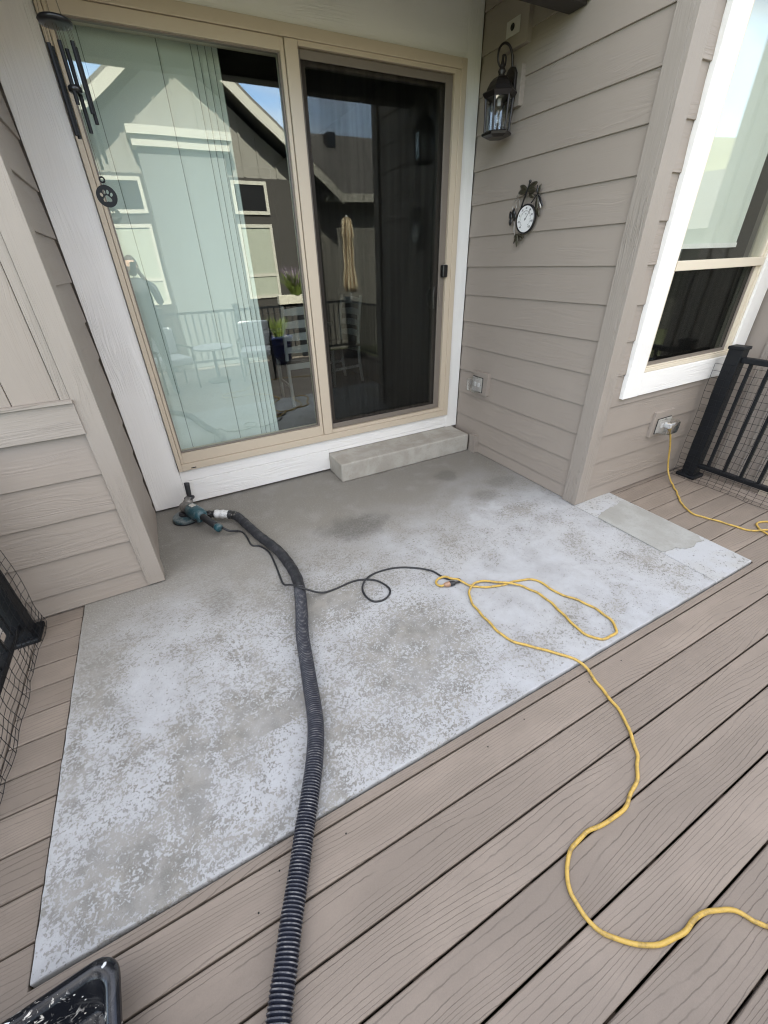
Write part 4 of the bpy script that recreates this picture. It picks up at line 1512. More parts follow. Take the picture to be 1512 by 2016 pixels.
def chime():
    cx, cyy, cz = -0.022, -0.45, 2.463
    t = thing('wind_chime', (cx, cyy, 1.86), 'black wind chime with six tubes and a paw print disc hanging by the door', 'wind chime')
    obj('top_disc', MB().lathe([(0.040, -0.010), (0.058, -0.008), (0.062, 0.0), (0.058, 0.007), (0.030, 0.010)], 36, (cx, cyy, cz)), 'black_gloss', t, smooth=True)
    tubes = [(-0.050, -0.020, 2.396, 2.112), (-0.042, 0.026, 2.392, 2.105), (-0.006, -0.046, 2.405, 2.214), (0.014, 0.045, 2.392, 2.128), (0.044, -0.014, 2.412, 2.190), (0.050, 0.020, 2.398, 2.158)]
    for x, y, a, b in tubes:
        y *= 0.35
        x *= 0.92
        tb_ = obj('chime_tube', MB().lathe([(0.0078, b), (0.0078, a)], 14, (cx + x, cyy + y, 0)), 'black_metal', t, smooth=False)
        for s in (-1, 1):
            obj('tube_string', MB().tube([(cx + x * 0.9 + s * 0.006, cyy + y * 0.9, cz - 0.008), (cx + x + s * 0.005, cyy + y, a - 0.004)], 0.0007, 4), 'string', tb_)
    for x, y in ((-0.048, 0.0), (0.03, -0.04), (0.03, 0.04), (-0.01, -0.03)):
        obj('hanger_string', MB().tube([(cx + x, cyy + y, cz), (cx, cyy, 2.86)], 0.0008, 4), 'string', t)
    obj('hanger_ring', MB().tube([(cx + 0.012 * math.cos(a), cyy, 2.868 + 0.012 * math.sin(a)) for a in [2 * PI * i / 16 for i in range(17)]], 0.0018, 6), 'black_metal', t)
    obj('hanger_hook', MB().tube(spline([(cx, cyy, 2.872), (cx + 0.010, cyy, 2.895), (cx, cyy, 2.92), (cx, cyy, 3.10)], 0.02), 0.0022, 6), 'black_metal', t)
    obj('center_string', MB().tube([(cx, cyy, cz - 0.008), (cx, cyy, 1.972)], 0.0008, 4), 'string', t)
    obj('clapper', MB().lathe([(0.018, 2.252), (0.026, 2.258), (0.026, 2.272), (0.018, 2.278)], 24, (cx, cyy, 0)), 'black_gloss', t, smooth=True)
    obj('clapper_ring', MB().tube([(cx + 0.010 * math.cos(a), cyy, 1.962 + 0.010 * math.sin(a)) for a in [2 * PI * i / 16 for i in range(17)]], 0.0035, 8), 'black_metal', t, smooth=True)
    obj('paw_string', MB().tube([(cx, cyy, 1.953), (cx, cyy, 1.940)], 0.0008, 4), 'string', t)
    rot = Matrix.Rotation(R(-8), 3, 'Z') @ Matrix.Rotation(PI / 2, 3, 'X')
    pad = [(-0.017, -0.019), (-0.010, -0.022), (0.0, -0.0195), (0.010, -0.022), (0.017, -0.019), (0.018, -0.011), (0.011, -0.003), (0.004, 0.003), (0.0, 0.004), (-0.004, 0.003), (-0.011, -0.003), (-0.018, -0.011)]
    curve_plate('paw_disc', [ell(0, 0, 0.043, 0.043, 0, 40), pad, ell(-0.0205, 0.006, 0.0055, 0.008, 25), ell(-0.0075, 0.0165, 0.0055, 0.0088, 8), ell(0.0075, 0.0165, 0.0055, 0.0088, -8), ell(0.0205, 0.006, 0.0055, 0.008, -25)],
                0.004, 'black_metal', t, (cx, cyy, 1.900), rot)


chime()

# ------------------------------------------------------------------ angle grinder with dust shroud
def grinder():
    t = thing('angle_grinder', (-0.11, -0.23, 0.0), 'teal angle grinder with dust shroud standing in the corner by the door', 'grinder')
    dc = (-0.122, -0.228)
    sh_ = MB().lathe([(0.088, 0.0), (0.096, 0.004), (0.097, 0.026), (0.093, 0.033), (0.070, 0.040), (0.050, 0.045)], 40, (dc[0], dc[1], 0))
    obj('dust_shroud', sh_, 'dusty_shroud', t, smooth=False, bevel=0.002)
    obj('brush_skirt', MB().lathe([(0.0985, 0.001), (0.0985, 0.012)], 40, (dc[0], dc[1], 0), cap=False), 'black_rubber', t)
    obj('shroud_collar', MB().lathe([(0.047, 0.040), (0.047, 0.058), (0.038, 0.062)], 28, (dc[0], dc[1], 0)), 'black_rubber', t)
    # gear head
    hx, hy = -0.108, -0.205
    gh = MB().lathe([(0.036, 0.058), (0.044, 0.070), (0.046, 0.092), (0.040, 0.112), (0.024, 0.122)], 20, (hx, hy, 0))
    obj('gear_head', gh, 'grey_cast', t, smooth=True)
    ax = Vector((0.175, -0.385, 0.0)).normalized()

    def along(d, z):
        return (hx + ax.x * d, hy + ax.y * d, z)
    obj('handle_boss', MB().tube([(-0.104, -0.196, 0.085), (-0.086, -0.172, 0.105), (-0.070, -0.150, 0.126)], [0.036, 0.034, 0.026], 16), 'grey_cast', t, smooth=True)
    obj('gear_neck', MB().tube([along(0.01, 0.090), along(0.045, 0.090), along(0.06, 0.089)], [0.036, 0.040, 0.041], 18), 'grey_cast', t, smooth=True)
    obj('motor_housing', MB().tube([along(0.058, 0.089), along(0.066, 0.089), (along(0.12, 0.088)), along(0.165, 0.085), along(0.20, 0.082), along(0.22, 0.080)], [0.040, 0.049, 0.050, 0.051, 0.048, 0.032], 20), 'teal_shell', t, smooth=True)
    # squared rear with vents
    side = Vector((-ax.y, ax.x, 0))
    c0 = Vector(along(0.19, 0.045))
    rv = MB()
    for i in range(2):
        for (s, d, z) in ((-0.044, -0.040, 0.032), (0.044, -0.040, 0.032), (0.036, 0.032, 0.048), (-0.036, 0.032, 0.048)):
            p = c0 + side * s + ax * d
            rv.v.append((p.x, p.y, z if i == 0 else 0.10))
    rv.face([0, 1, 2, 3])
    rv.face([4, 5, 6, 7])
    for q in range(4):
        rv.face([q, (q + 1) % 4, 4 + (q + 1) % 4, 4 + q])
    obj('rear_housing', rv, 'teal_shell', t, bevel=0.010, bseg=3)
    for i in range(4):
        p = c0 + side * -0.0435 + ax * (-0.028 + 0.014 * i)
        q = p - side * 0.002
        obj('vent_slot', MB().box(q.x - 0.003, q.x + 0.003, q.y - 0.003, q.y + 0.003, 0.055, 0.085), 'hole_black', t)
    lab = Vector(along(0.105, 0.1325))
    mb = MB()
    for (s, d) in ((-0.016, -0.022), (0.016, -0.022), (0.016, 0.022), (-0.016, 0.022)):
        p = lab + side * s + ax * d
        mb.v.append((p.x, p.y, 0.1400))
    for (s, d) in ((-0.016, -0.022), (0.016, -0.022), (0.016, 0.022), (-0.016, 0.022)):
        p = lab + side * s + ax * d
        mb.v.append((p.x, p.y, 0.134))
    mb.face([0, 1, 2, 3])
    mb.face([7, 6, 5, 4])
    for q in range(4):
        mb.face([q, (q + 1) % 4, 4 + (q + 1) % 4, 4 + q])
    obj('rating_label', mb, 'grey_plate', t)
    # rear grip
    obj('rear_grip', MB().tube([along(0.205, 0.083), along(0.23, 0.084), along(0.30, 0.078), along(0.365, 0.068), along(0.385, 0.065)], [0.026, 0.024, 0.022, 0.024, 0.022], 16), 'black_rubber', t, smooth=True)
    obj('grip_end', MB().tube([along(0.382, 0.065), along(0.392, 0.064), along(0.415, 0.062), along(0.42, 0.061)], [0.025, 0.028, 0.028, 0.022], 16), 'teal_shell', t, smooth=True)
    obj('paddle_switch', MB().tube([along(0.225, 0.056), along(0.30, 0.050), along(0.35, 0.046)], 0.011, 8), 'black_rubber', t)
    # side handle, standing up
    obj('handle_flange', MB().lathe([(0.018, 0.120), (0.036, 0.123), (0.037, 0.130), (0.020, 0.136)], 24, (-0.070, -0.150, 0)), 'black_rubber', t, smooth=True)
    obj('side_handle', MB().tube([(-0.072, -0.154, 0.105), (-0.068, -0.146, 0.132), (-0.066, -0.140, 0.16), (-0.062, -0.130, 0.215), (-0.060, -0.126, 0.236), (-0.0595, -0.1255, 0.239)], [0.014, 0.0145, 0.0175, 0.0185, 0.019, 0.016], 16), 'black_rubber', t, smooth=True)
    obj('guard_lever', MB().tube([(-0.04, -0.30, 0.03), (-0.02, -0.335, 0.032), (0.005, -0.35, 0.036)], 0.012, 8), 'black_rubber', t)
    # power cord with the strain relief
    cord = [(0.083, -0.585, 0.062), (0.098, -0.604, 0.056), (0.125, -0.617, 0.040), (0.174, -0.605, 0.016), (0.201, -0.624, 0.006), (0.214, -0.705, 0.006), (0.223, -0.806, 0.006), (0.268, -0.846, 0.006), (0.303, -0.945, 0.006),
            (0.305, -1.092, 0.006), (0.300, -1.196, 0.006), (0.298, -1.301, 0.020), (0.328, -1.384, 0.066), (0.378, -1.452, 0.070), (0.458, -1.473, 0.022), (0.537, -1.470, 0.006), (0.644, -1.461, 0.006), (0.715, -1.474, 0.006),
            (0.782, -1.522, 0.006), (0.814, -1.599, 0.006), (0.802, -1.649, 0.006), (0.751, -1.679, 0.006), (0.695, -1.666, 0.006), (0.673, -1.613, 0.006), (0.682, -1.544, 0.008), (0.727, -1.496, 0.018), (0.814, -1.460, 0.006),
            (0.930, -1.476, 0.006), (1.026, -1.528, 0.006), (1.105, -1.604, 0.006), (1.130, -1.676, 0.006), (1.147, -1.713, 0.006), (1.178, -1.728, 0.006), (1.203, -1.744, 0.006), (1.203, -1.764, 0.008), (1.180, -1.771, 0.013), (1.158, -1.768, 0.016)]
    ps = spline(cord, 0.008)
    po = obj('power_cord', MB().tube(ps, 0.0055, 10), 'black_rubber', t, smooth=True)
    obj('strain_relief', MB().tube(spline(cord[:4], 0.01), [0.010] * 2 + [0.0085] * 60, 10) if False else MB().tube(spline(cord[:4], 0.008), 0.0082, 10), 'black_rubber', t, smooth=True)
    obj('plug', MB().tube([(1.160, -1.769, 0.016), (1.150, -1.767, 0.016), (1.128, -1.762, 0.016), (1.126, -1.7615, 0.016)], [0.008, 0.0145, 0.0155, 0.012], 14), 'black_rubber', t, smooth=True)


grinder()

# ------------------------------------------------------------------ vacuum hose
def hose():
    t = thing('vacuum_hose', (0.2, -1.6, 0.0), 'ribbed black vacuum hose running from the grinder across patio and deck', 'hose')
    path = [(-0.01, -0.335, 0.062), (0.065, -0.382, 0.068), (0.136, -0.424, 0.066), (0.197, -0.474, 0.058), (0.243, -0.61, 0.042), (0.289, -0.774, 0.033), (0.329, -0.902, 0.033), (0.362, -1.035, 0.033), (0.378, -1.208, 0.033),
            (0.373, -1.341, 0.033), (0.344, -1.474, 0.033), (0.309, -1.598, 0.033), (0.272, -1.718, 0.033), (0.240, -1.870, 0.033), (0.212, -2.005, 0.033), (0.177, -2.166, 0.033), (0.129, -2.291, 0.033), (0.076, -2.393, 0.032),
            (0.026, -2.479, 0.024), (-0.029, -2.581, 0.021), (-0.079, -2.670, 0.021), (-0.119, -2.749, 0.021), (-0.156, -2.819, 0.021), (-0.21, -2.94, 0.021), (-0.30, -3.15, 0.021), (-0.45, -3.4, 0.021), (-0.6, -3.7, 0.021)]
    ps = resample(spline(path, 0.01), 0.003)
    # stretches along the length (m)
    i1, i2, i3, i4 = int(0.100 / 0.003), int(0.195 / 0.003), int(0.262 / 0.003), int(1.22 / 0.003)
    obj('tape_wrap', MB().tube(ps[0:i1 + 1:4], [0.026 + 0.003 * math.sin(i * 1.9) for i in range(len(ps[0:i1 + 1:4]))], 18), 'black_tape', t, smooth=True)
    w_ = ps[i1 - 2:i2 + 1:3]
    obj('white_tape_wrap', MB().tube(w_, [0.030 + 0.0022 * math.sin(i * 1.3) for i in range(len(w_))], 20), 'white_tape', t, smooth=True)
    b_ = ps[i2 - 2:i3 + 1:3]
    obj('tape_wrap', MB().tube(b_, [0.032 + 0.0015 * math.sin(i * 1.7) for i in range(len(b_))], 20), 'black_tape', t, smooth=True)
    s_ = ps[i3 - 2:i4 + 1:4]
    rr = random.Random(5)
    obj('fabric_sleeve', MB().tube(s_, [0.0312 + 0.0010 * math.sin(i * 0.9) + rr.uniform(-.0005, .0005) for i in range(len(s_))], 22), 'hose_sleeve', t, smooth=True)
    # ribs: pitch 9 mm
    a_ = ps[i4 - 3:]
    prof = (0.0282, 0.0322, 0.0322)

    def rad(i):
        return prof[i % 3]

    def mi(i):
        return 1 if i % 3 == 1 else 0
    obj('ribbed_hose', MB().tube(a_, 0.03, 22, rfun=rad, mifun=mi), ['hose_valley', 'hose_crest'], t, smooth=False)


hose()

# ------------------------------------------------------------------ yellow extension cord
def ext_cord():
    t = thing('extension_cord', (1.2, -2.0, 0.0), 'long yellow extension cord looping over the patio and deck to the outlet', 'cord')
    yel = [(1.094, -1.754, 0.015), (1.072, -1.742, 0.009), (1.066, -1.716, 0.007), (1.088, -1.694, 0.007), (1.116, -1.688, 0.010), (1.140, -1.702, 0.019), (1.158, -1.733, 0.020), (1.188, -1.758, 0.019), (1.205, -1.79, 0.010), (1.230, -1.833, 0.008),
           (1.256, -1.853, 0.007), (1.3, -1.875, 0.007), (1.352, -1.899, 0.007), (1.443, -1.914, 0.007), (1.52, -1.931, 0.007), (1.576, -1.967, 0.007), (1.589, -2.028, 0.007), (1.602, -2.101, 0.007), (1.645, -2.183, 0.007), (1.675, -2.272, 0.007),
           (1.68, -2.361, 0.007), (1.646, -2.417, 0.007), (1.601, -2.435, 0.007), (1.528, -2.42, 0.007), (1.487, -2.35, 0.007), (1.496, -2.258, 0.007), (1.512, -2.155, 0.007), (1.505, -2.05, 0.007), (1.477, -1.974, 0.007), (1.419, -1.922, 0.019),
           (1.368, -1.879, 0.014), (1.31, -1.831, 0.012), (1.237, -1.831, 0.020), (1.183, -1.864, 0.008), (1.153, -1.919, 0.007), (1.139, -2.003, 0.007), (1.134, -2.102, 0.007), (1.142, -2.193, 0.007), (1.179, -2.263, 0.007), (1.246, -2.336, 0.007),
           (1.301, -2.403, 0.007), (1.337, -2.464, 0.004), (1.328, -2.546, -0.005), (1.305, -2.632, -0.005), (1.285, -2.702, -0.005), (1.247, -2.771, -0.005), (1.205, -2.822, -0.005), (1.168, -2.853, -0.005), (1.112, -2.887, -0.005), (1.037, -2.914, -0.005),
           (0.954, -2.928, -0.005), (0.879, -2.918, -0.005), (0.815, -2.912, -0.005), (0.755, -2.916, -0.005), (0.698, -2.944, -0.005), (0.663, -2.984, -0.005), (0.657, -3.022, -0.005), (0.663, -3.06, -0.005), (0.678, -3.095, -0.005), (0.717, -3.135, -0.005),
           (0.791, -3.175, -0.005), (0.856, -3.187, -0.005), (0.92, -3.19, -0.005), (0.978, -3.199, -0.005), (1.031, -3.229, -0.005), (1.058, -3.262, -0.005), (1.079, -3.289, -0.005),
           (1.15, -3.40, -0.005), (1.35, -3.55, -0.005), (1.8, -3.6, -0.005), (2.4, -3.4, -0.005), (2.9, -3.0, -0.005), (3.10, -2.6, -0.005), (3.18, -2.42, -0.005),
           (3.210, -2.368, -0.005), (3.225, -2.333, -0.005), (3.242, -2.301, -0.005), (3.271, -2.276, -0.005), (3.318, -2.273, -0.005), (3.381, -2.295, -0.005), (3.43, -2.36, -0.005), (3.41, -2.43, -0.005), (3.33, -2.43, -0.005),
           (3.244, -2.354, 0.006), (3.166, -2.294, -0.005), (3.138, -2.234, -0.005), (3.111, -2.145, -0.005), (3.083, -2.068, -0.005), (3.059, -1.998, -0.005), (3.087, -1.932, -0.005), (3.157, -1.851, -0.005), (3.290, -1.738, -0.005), (3.375, -1.650, 0.005),
           (3.410, -1.585, 0.060), (3.395, -1.563, 0.160), (3.345, -1.563, 0.290), (3.285, -1.565, 0.400), (3.262, -1.560, 0.440)]
    ps = spline(yel, 0.008)
    rr = random.Random(9)
    # small kinks from being coiled
    out = []
    for i, p in enumerate(ps):
        q = p.copy()
        if p.z < 0.012:
            q.x += 0.0022 * math.sin(i * 0.55) + 0.0018 * math.sin(i * 0.23 + 1)
            q.y += 0.0022 * math.cos(i * 0.47 + 2)
        out.append(q)
    obj('cord', MB().tube(out, 0.0062, 10), 'yellow_jacket', t, smooth=True)
    obj('connector', MB().tube([(1.127, -1.7615, 0.016), (1.124, -1.761, 0.016), (1.108, -1.757, 0.016), (1.096, -1.754, 0.016), (1.092, -1.753, 0.0155)], [0.012, 0.0155, 0.015, 0.011, 0.008], 14), 'copper_plastic', t, smooth=True)
    obj('plug', MB().tube([(3.262, -1.562, 0.432), (3.258, -1.556, 0.462), (3.250, -1.545, 0.478), (3.246, -1.535, 0.480)], [0.010, 0.015, 0.016, 0.014], 12), 'yellow_jacket', t, smooth=True)


ext_cord()

# ------------------------------------------------------------------ black tub in the near left corner
def tub():
    # rounded rectangular mixing tub; its far right corner shows
    cx, cyy = -0.80, -2.90
    hx, hy, hz = 0.345, 0.345, 0.13
    t = thing('mixing_tub', (cx, cyy, DECK_Z), 'black plastic tub splattered with dried paint at the near left corner', 'tub')

    def rr(hx_, hy_, r_, k=8):
        o = []
        for qx, qy, a0 in ((1, 1, 0), (-1, 1, 90), (-1, -1, 180), (1, -1, 270)):
            for i in range(k + 1):
                a = R(a0 + 90 * i / k)
                o.append((qx * (hx_ - r_) + r_ * math.cos(a), qy * (hy_ - r_) + r_ * math.sin(a)))
        return o
    rot = Matrix.Rotation(R(4), 2)

    def ringset(levels):
        mb = MB()
        k = None
        for ins, z, r_ in levels:
            ring = rr(hx - ins, hy - ins, max(0.008, r_))
            k = len(ring)
            for (x, y) in ring:
                q = rot @ Vector((x, y))
                mb.v.append((cx + q.x, cyy + q.y, DECK_Z + z))
        for j in range(len(levels) - 1):
            for i in range(k):
                mb.face([j * k + i, j * k + (i + 1) % k, (j + 1) * k + (i + 1) % k, (j + 1) * k + i])
        mb.face([i for i in range(k)][::-1])
        mb.face([(len(levels) - 1) * k + i for i in range(k)])
        return mb
    lv = [(0.055, 0.002, 0.05), (0.045, 0.006, 0.05), (0.02, 0.112, 0.055), (0.004, 0.116, 0.055), (0.0, 0.122, 0.055), (0.002, 0.132, 0.053), (0.008, 0.137, 0.05), (0.020, 0.137, 0.045), (0.030, 0.132, 0.04), (0.035, 0.124, 0.036), (0.058, 0.030, 0.032), (0.066, 0.024, 0.03)]
    obj('tub_body', ringset(lv), 'splattered_tub', t, smooth=True)
    # dried smears on the rim
    for (x, y, L, w_, a, m) in ((0.085, 0.3375, 0.085, 0.014, 2, 'paint_white'), (-0.075, 0.3385, 0.065, 0.015, 4, 'paint_cream'), (0.315, 0.326, 0.012, 0.008, 30, 'paint_white'), (0.327, 0.2, 0.02, 0.007, 92, 'paint_cream')):
        mb = MB()
        n_ = 12
        r2 = random.Random(int(L * 1000))
        pts = []
        for i in range(n_):
            s_ = -1 + 2 * i / (n_ - 1)
            pts.append((s_ * L / 2, w_ / 2 * (1 - s_ * s_) ** 0.5 * r2.uniform(0.6, 1.1)))
        for i in range(n_ - 1, -1, -1):
            s_ = -1 + 2 * i / (n_ - 1)
            pts.append((s_ * L / 2, -w_ / 2 * (1 - s_ * s_) ** 0.5 * r2.uniform(0.6, 1.1) - 0.0002))
        ra = Matrix.Rotation(R(a), 2)
        poly = []
        for p in pts:
            q = ra @ Vector(p) + Vector((x, y - 0.007))
            q = rot @ q
            poly.append((cx + q.x, cyy + q.y))
        mb.prism(poly, DECK_Z + 0.133, DECK_Z + 0.1385)
        obj('paint_smear', mb, m, t)


tub()


# ------------------------------------------------------------------ things behind the camera, seen mirrored in the glass
def gable_house():
    t = thing('neighbour_house', (1.66, -9.0, -0.75), 'cream gabled neighbouring house mirrored in the sliding door glass', 'house')
    Y = -9.0
    ax, az = 1.66, 5.62
    sl = 0.745
    hw = 3.25
    ez = az - sl * hw
    w = MB()
    w.prism([(ax - hw + 0.25, -0.75), (ax + hw - 0.25, -0.75), (ax + hw - 0.25, ez), (ax, az - 0.25), (ax - hw + 0.25, ez)], Y - 6.0, Y, 'y')
    obj('wall', w, 'neighbour_wall', t)
    obj('lower_cladding', MB().box(ax - hw + 0.24, 0.69, Y, Y + 0.02, -0.75, 3.36), 'neighbour_dark', t)
    obj('lower_cladding', MB().box(2.43, ax + hw - 0.24, Y, Y + 0.02, -0.75, 3.36), 'neighbour_dark', t)
    for i in range(15):
        x = ax - 2.8 + i * 0.4
        top = az - 0.30 - sl * abs(x - ax)
        obj('batten', MB().box(x - 0.025, x + 0.025, Y, Y + 0.035, 3.37, top), 'neighbour_wall', t)
    for s in (-1, 1):
        r_ = MB()
        x1 = ax + s * (hw + 0.25)
        z1 = az - sl * (hw + 0.25)
        r_.prism([(ax, az), (x1, z1), (x1, z1 + 0.14), (ax, az + 0.15)], Y - 6.0, Y + 0.55, 'y')
        rf = obj('roof', r_, 'shingle', t)
        f_ = MB()
        f_.prism([(ax, az - 0.16), (x1, z1 - 0.16), (x1, z1 + 0.06), (ax, az + 0.06)], Y + 0.551, Y + 0.60, 'y')
        obj('rake_board', f_, 'neighbour_trim', rf)
    # chimney chase with a cap
    obj('chase', MB().box(0.70, 2.42, Y, Y + 0.30, -0.75, 3.75), 'neighbour_chase_shaded', t)
    cb = MB()
    cb.box(0.62, 2.52, Y, Y + 0.42, 3.75, 3.92)
    cb.box(0.56, 2.58, Y, Y + 0.50, 3.92, 4.06)
    obj('chase_cap', cb, 'neighbour_trim', t)
    for xa, xb in ((-0.20, 0.62), (2.50, 3.36)):
        for za, zb in ((2.66, 3.30), (0.84, 2.47)):
            fw = MB()
            tr = 0.07
            fw.box(xa, xb, Y, Y + 0.06, za, za + tr)
            fw.box(xa, xb, Y, Y + 0.06, zb - tr, zb)
            fw.box(xa, xa + tr, Y, Y + 0.06, za + tr, zb - tr)
            fw.box(xb - tr, xb, Y, Y + 0.06, za + tr, zb - tr)
            if zb - za > 1:
                fw.box(xa + tr, xb - tr, Y, Y + 0.055, 1.34, 1.41)
            wi = obj('window', fw, 'neighbour_trim', t)
            obj('pane', MB().box(xa + tr, xb - tr, Y + 0.022, Y + 0.032, za + tr, zb - tr), 'window_blind' if zb - za > 1 else 'window_dark', wi)
    # lower wing on the right with gutter
    obj('wall', MB().box(4.65, 11, -14, -9.4, -0.75, 3.1), 'neighbour_wall', t)
    r_ = MB()
    r_.prism([(-8.9, 3.12), (-12.6, 5.1), (-12.6, 4.95), (-8.9, 2.98)], 4.72, 11.4, 'x')
    rf = obj('roof', r_, 'shingle', t)
    obj('gutter', MB().box(4.8, 11.4, -8.9, -8.78, 2.95, 3.13), 'neighbour_trim', rf)
    obj('roof_vent', MB().box(6.1, 6.4, -11.9, -11.6, 4.6, 4.95), 'window_dark', rf)


gable_house()


def hip_house(x0, x1, y0_, y1_, ze, zr, label):
    t = thing('neighbour_house', ((x0 + x1) / 2, (y0_ + y1_) / 2, -0.75), label, 'house', 'houses behind the deck')
    obj('wall', MB().box(x0 + 0.4, x1 - 0.4, y0_ + 0.4, y1_ - 0.4, -0.75, ze), 'neighbour_wall', t)
    m = MB()
    cx = (x0 + x1) / 2
    hw = (x1 - x0) / 2
    m.v = [(x0, y0_, ze), (x1, y0_, ze), (x1, y1_, ze), (x0, y1_, ze), (cx, y0_ + hw, zr), (cx, y1_ - hw, zr)]
    for f in ((0, 1, 4), (1, 2, 5, 4), (2, 3, 5), (3, 0, 4, 5), (0, 3, 2, 1)):
        m.face(list(f))
    obj('roof', m, 'shingle', t)
    for k in range(3):
        y = y1_ - 2 - k * 3
        wi = obj('window', MB().box(x0 + 0.34, x0 + 0.4, y - 0.5, y + 0.5, 0.4, 1.7), 'white_plastic', t)
        obj('pane', MB().box(x0 + 0.32, x0 + 0.34, y - 0.43, y + 0.43, 0.47, 1.63), 'window_dark', wi)


hip_house(15.5, 24.5, -17, -4.5, 2.15, 4.1, 'grey hip roofed house mirrored in the right hand window')
hip_house(34, 44, -34, -16, 2.6, 5.6, 'more distant hip roofed house below the hill mirrored in the right hand window')


def umbrella():
    t = thing('patio_umbrella', (3.45, -4.5, DECK_Z), 'closed striped patio umbrella mirrored in the sliding door screen', 'umbrella')
    obj('pole', MB().lathe([(0.019, DECK_Z), (0.019, 2.28)], 12, (3.45, -4.5, 0)), 'white_plastic', t, smooth=True)
    obj('base', MB().lathe([(0.22, DECK_Z), (0.22, 0.03), (0.20, 0.05), (0.04, 0.07), (0.03, 0.20)], 24, (3.45, -4.5, 0)), 'black_metal', t, smooth=True)
    prof = [(0.03, 2.26), (0.075, 2.22), (0.10, 2.06), (0.115, 1.98), (0.085, 1.94), (0.095, 1.80), (0.085, 1.55), (0.105, 1.42), (0.125, 1.25), (0.115, 1.17), (0.07, 1.14)]
    mb = MB()
    seg = 48
    for r_, h in prof:
        for i in range(seg):
            a = 2 * PI * i / seg
            q = r_ * (1 + 0.16 * math.sin(8 * a + h * 1.5))
            mb.v.append((3.45 + q * math.cos(a), -4.5 + q * math.sin(a), h + 0.02 * math.sin(8 * a) * (1 if h < 1.3 else 0)))
    for j in range(len(prof) - 1):
        for i in range(seg):
            i2 = (i + 1) % seg
            mb.face([j * seg + i, j * seg + i2, (j + 1) * seg + i2, (j + 1) * seg + i])
    obj('canopy', mb, 'striped_canvas', t, smooth=True)


umbrella()


def patio_set():
    def chair(x, y, rz, label):
        t = thing('patio_chair', (x, y, DECK_Z), label, 'chair', 'cushioned patio chairs')
        t.matrix_basis = Matrix.Translation((x, y, DECK_Z)) @ Matrix.Rotation(rz, 4, 'Z')
        WL[t.name] = Vector((0, 0, 0))

        def part(n_, mb, m, bev=0.0):
            return obj(n_, mb, m, t, (0, 0, 0), None, False, bev)
        for sx in (-1, 1):
            part('leg', MB().tube([(sx * 0.25, 0.22, 0), (sx * 0.25, 0.22, 0.58)], 0.014, 8), 'black_metal')
            part('leg', MB().tube([(sx * 0.25, -0.24, 0), (sx * 0.25, -0.22, 0.42), (sx * 0.25, -0.31, 0.82)], 0.014, 8), 'black_metal')
            part('arm', MB().box(sx * 0.25 - 0.02, sx * 0.25 + 0.02, -0.25, 0.25, 0.58, 0.60), 'black_metal')
        part('seat_cushion', MB().box(-0.24, 0.24, -0.22, 0.24, 0.36, 0.47), 'cushion', 0.035)
        part('back_cushion', MB().box(-0.24, 0.24, -0.33, -0.22, 0.46, 0.84), 'cushion', 0.035)
    chair(0.14, -3.90, R(-20), 'cushioned patio chair mirrored low in the door glass nearest the left frame')
    chair(1.42, -3.90, R(15), 'cushioned patio chair mirrored low in the door glass beside the blind edge')
    t = thing('patio_table', (0.78, -4.05, DECK_Z), 'small round pale patio table mirrored between the two patio chairs', 'table')
    obj('table_top', MB().lathe([(0.30, 0.50), (0.31, 0.51), (0.31, 0.525), (0.30, 0.53)], 32, (0.78, -4.05, 0)), 'patio_top', t)
    obj('pedestal', MB().lathe([(0.18, DECK_Z), (0.18, 0.02), (0.03, 0.05), (0.025, 0.50)], 20, (0.78, -4.05, 0)), 'black_metal', t)
    t = thing('planter', (2.05, -4.75, DECK_Z), 'dark blue glazed pot mirrored beside the blind edge', 'pot')
    obj('pot', MB().lathe([(0.14, DECK_Z), (0.20, 0.25), (0.22, 0.42), (0.24, 0.44), (0.24, 0.47), (0.20, 0.47)], 28, (2.05, -4.75, 0)), 'blue_pot', t, smooth=True)

    def leaves(name, c, r_, h, n_, m, parent, seed, wid=0.008):
        rr = random.Random(seed)
        mb = MB()
        for i in range(n_):
            a, d = rr.uniform(0, 2 * PI), r_ * math.sqrt(rr.random())
            x, y = c[0] + 0.4 * d * math.cos(a), c[1] + 0.4 * d * math.sin(a)
            x2, y2 = c[0] + 1.5 * d * math.cos(a), c[1] + 1.5 * d * math.sin(a)
            hh = h * rr.uniform(0.55, 1.05)
            b = len(mb.v)
            u = rr.uniform(0, PI)
            du, dv = wid * math.cos(u), wid * math.sin(u)
            mx, my = (x + x2) / 2 - 0.1 * (x2 - x), (y + y2) / 2 - 0.1 * (y2 - y)
            mb.v += [(x - du, y - dv, c[2]), (x + du, y + dv, c[2]), (mx + du, my + dv, c[2] + hh * 0.6), (mx - du, my - dv, c[2] + hh * 0.6), (x2, y2, c[2] + hh)]
            mb.face([b, b + 1, b + 2, b + 3])
            mb.face([b + 3, b + 2, b + 4])
        return obj(name, mb, m, parent)
    leaves('foliage', (2.05, -4.75, 0.45), 0.16, 0.35, 160, 'leaf_green', t, 2)
    t = thing('rail_planter', (2.62, -5.19, 0.9), 'rail planter box of lavender mirrored in the glass beside the meeting stile', 'planter')
    obj('box', MB().box(2.25, 3.0, -5.30, -5.16, 0.945, 1.10), 'planter_box', t, bevel=0.01)
    leaves('foliage', (2.62, -5.23, 1.09), 0.22, 0.40, 500, 'leaf_green', t, 4, 0.006)
    leaves('flower_spikes', (2.62, -5.23, 1.15), 0.24, 0.46, 130, 'lavender', t, 5, 0.005)


patio_set()


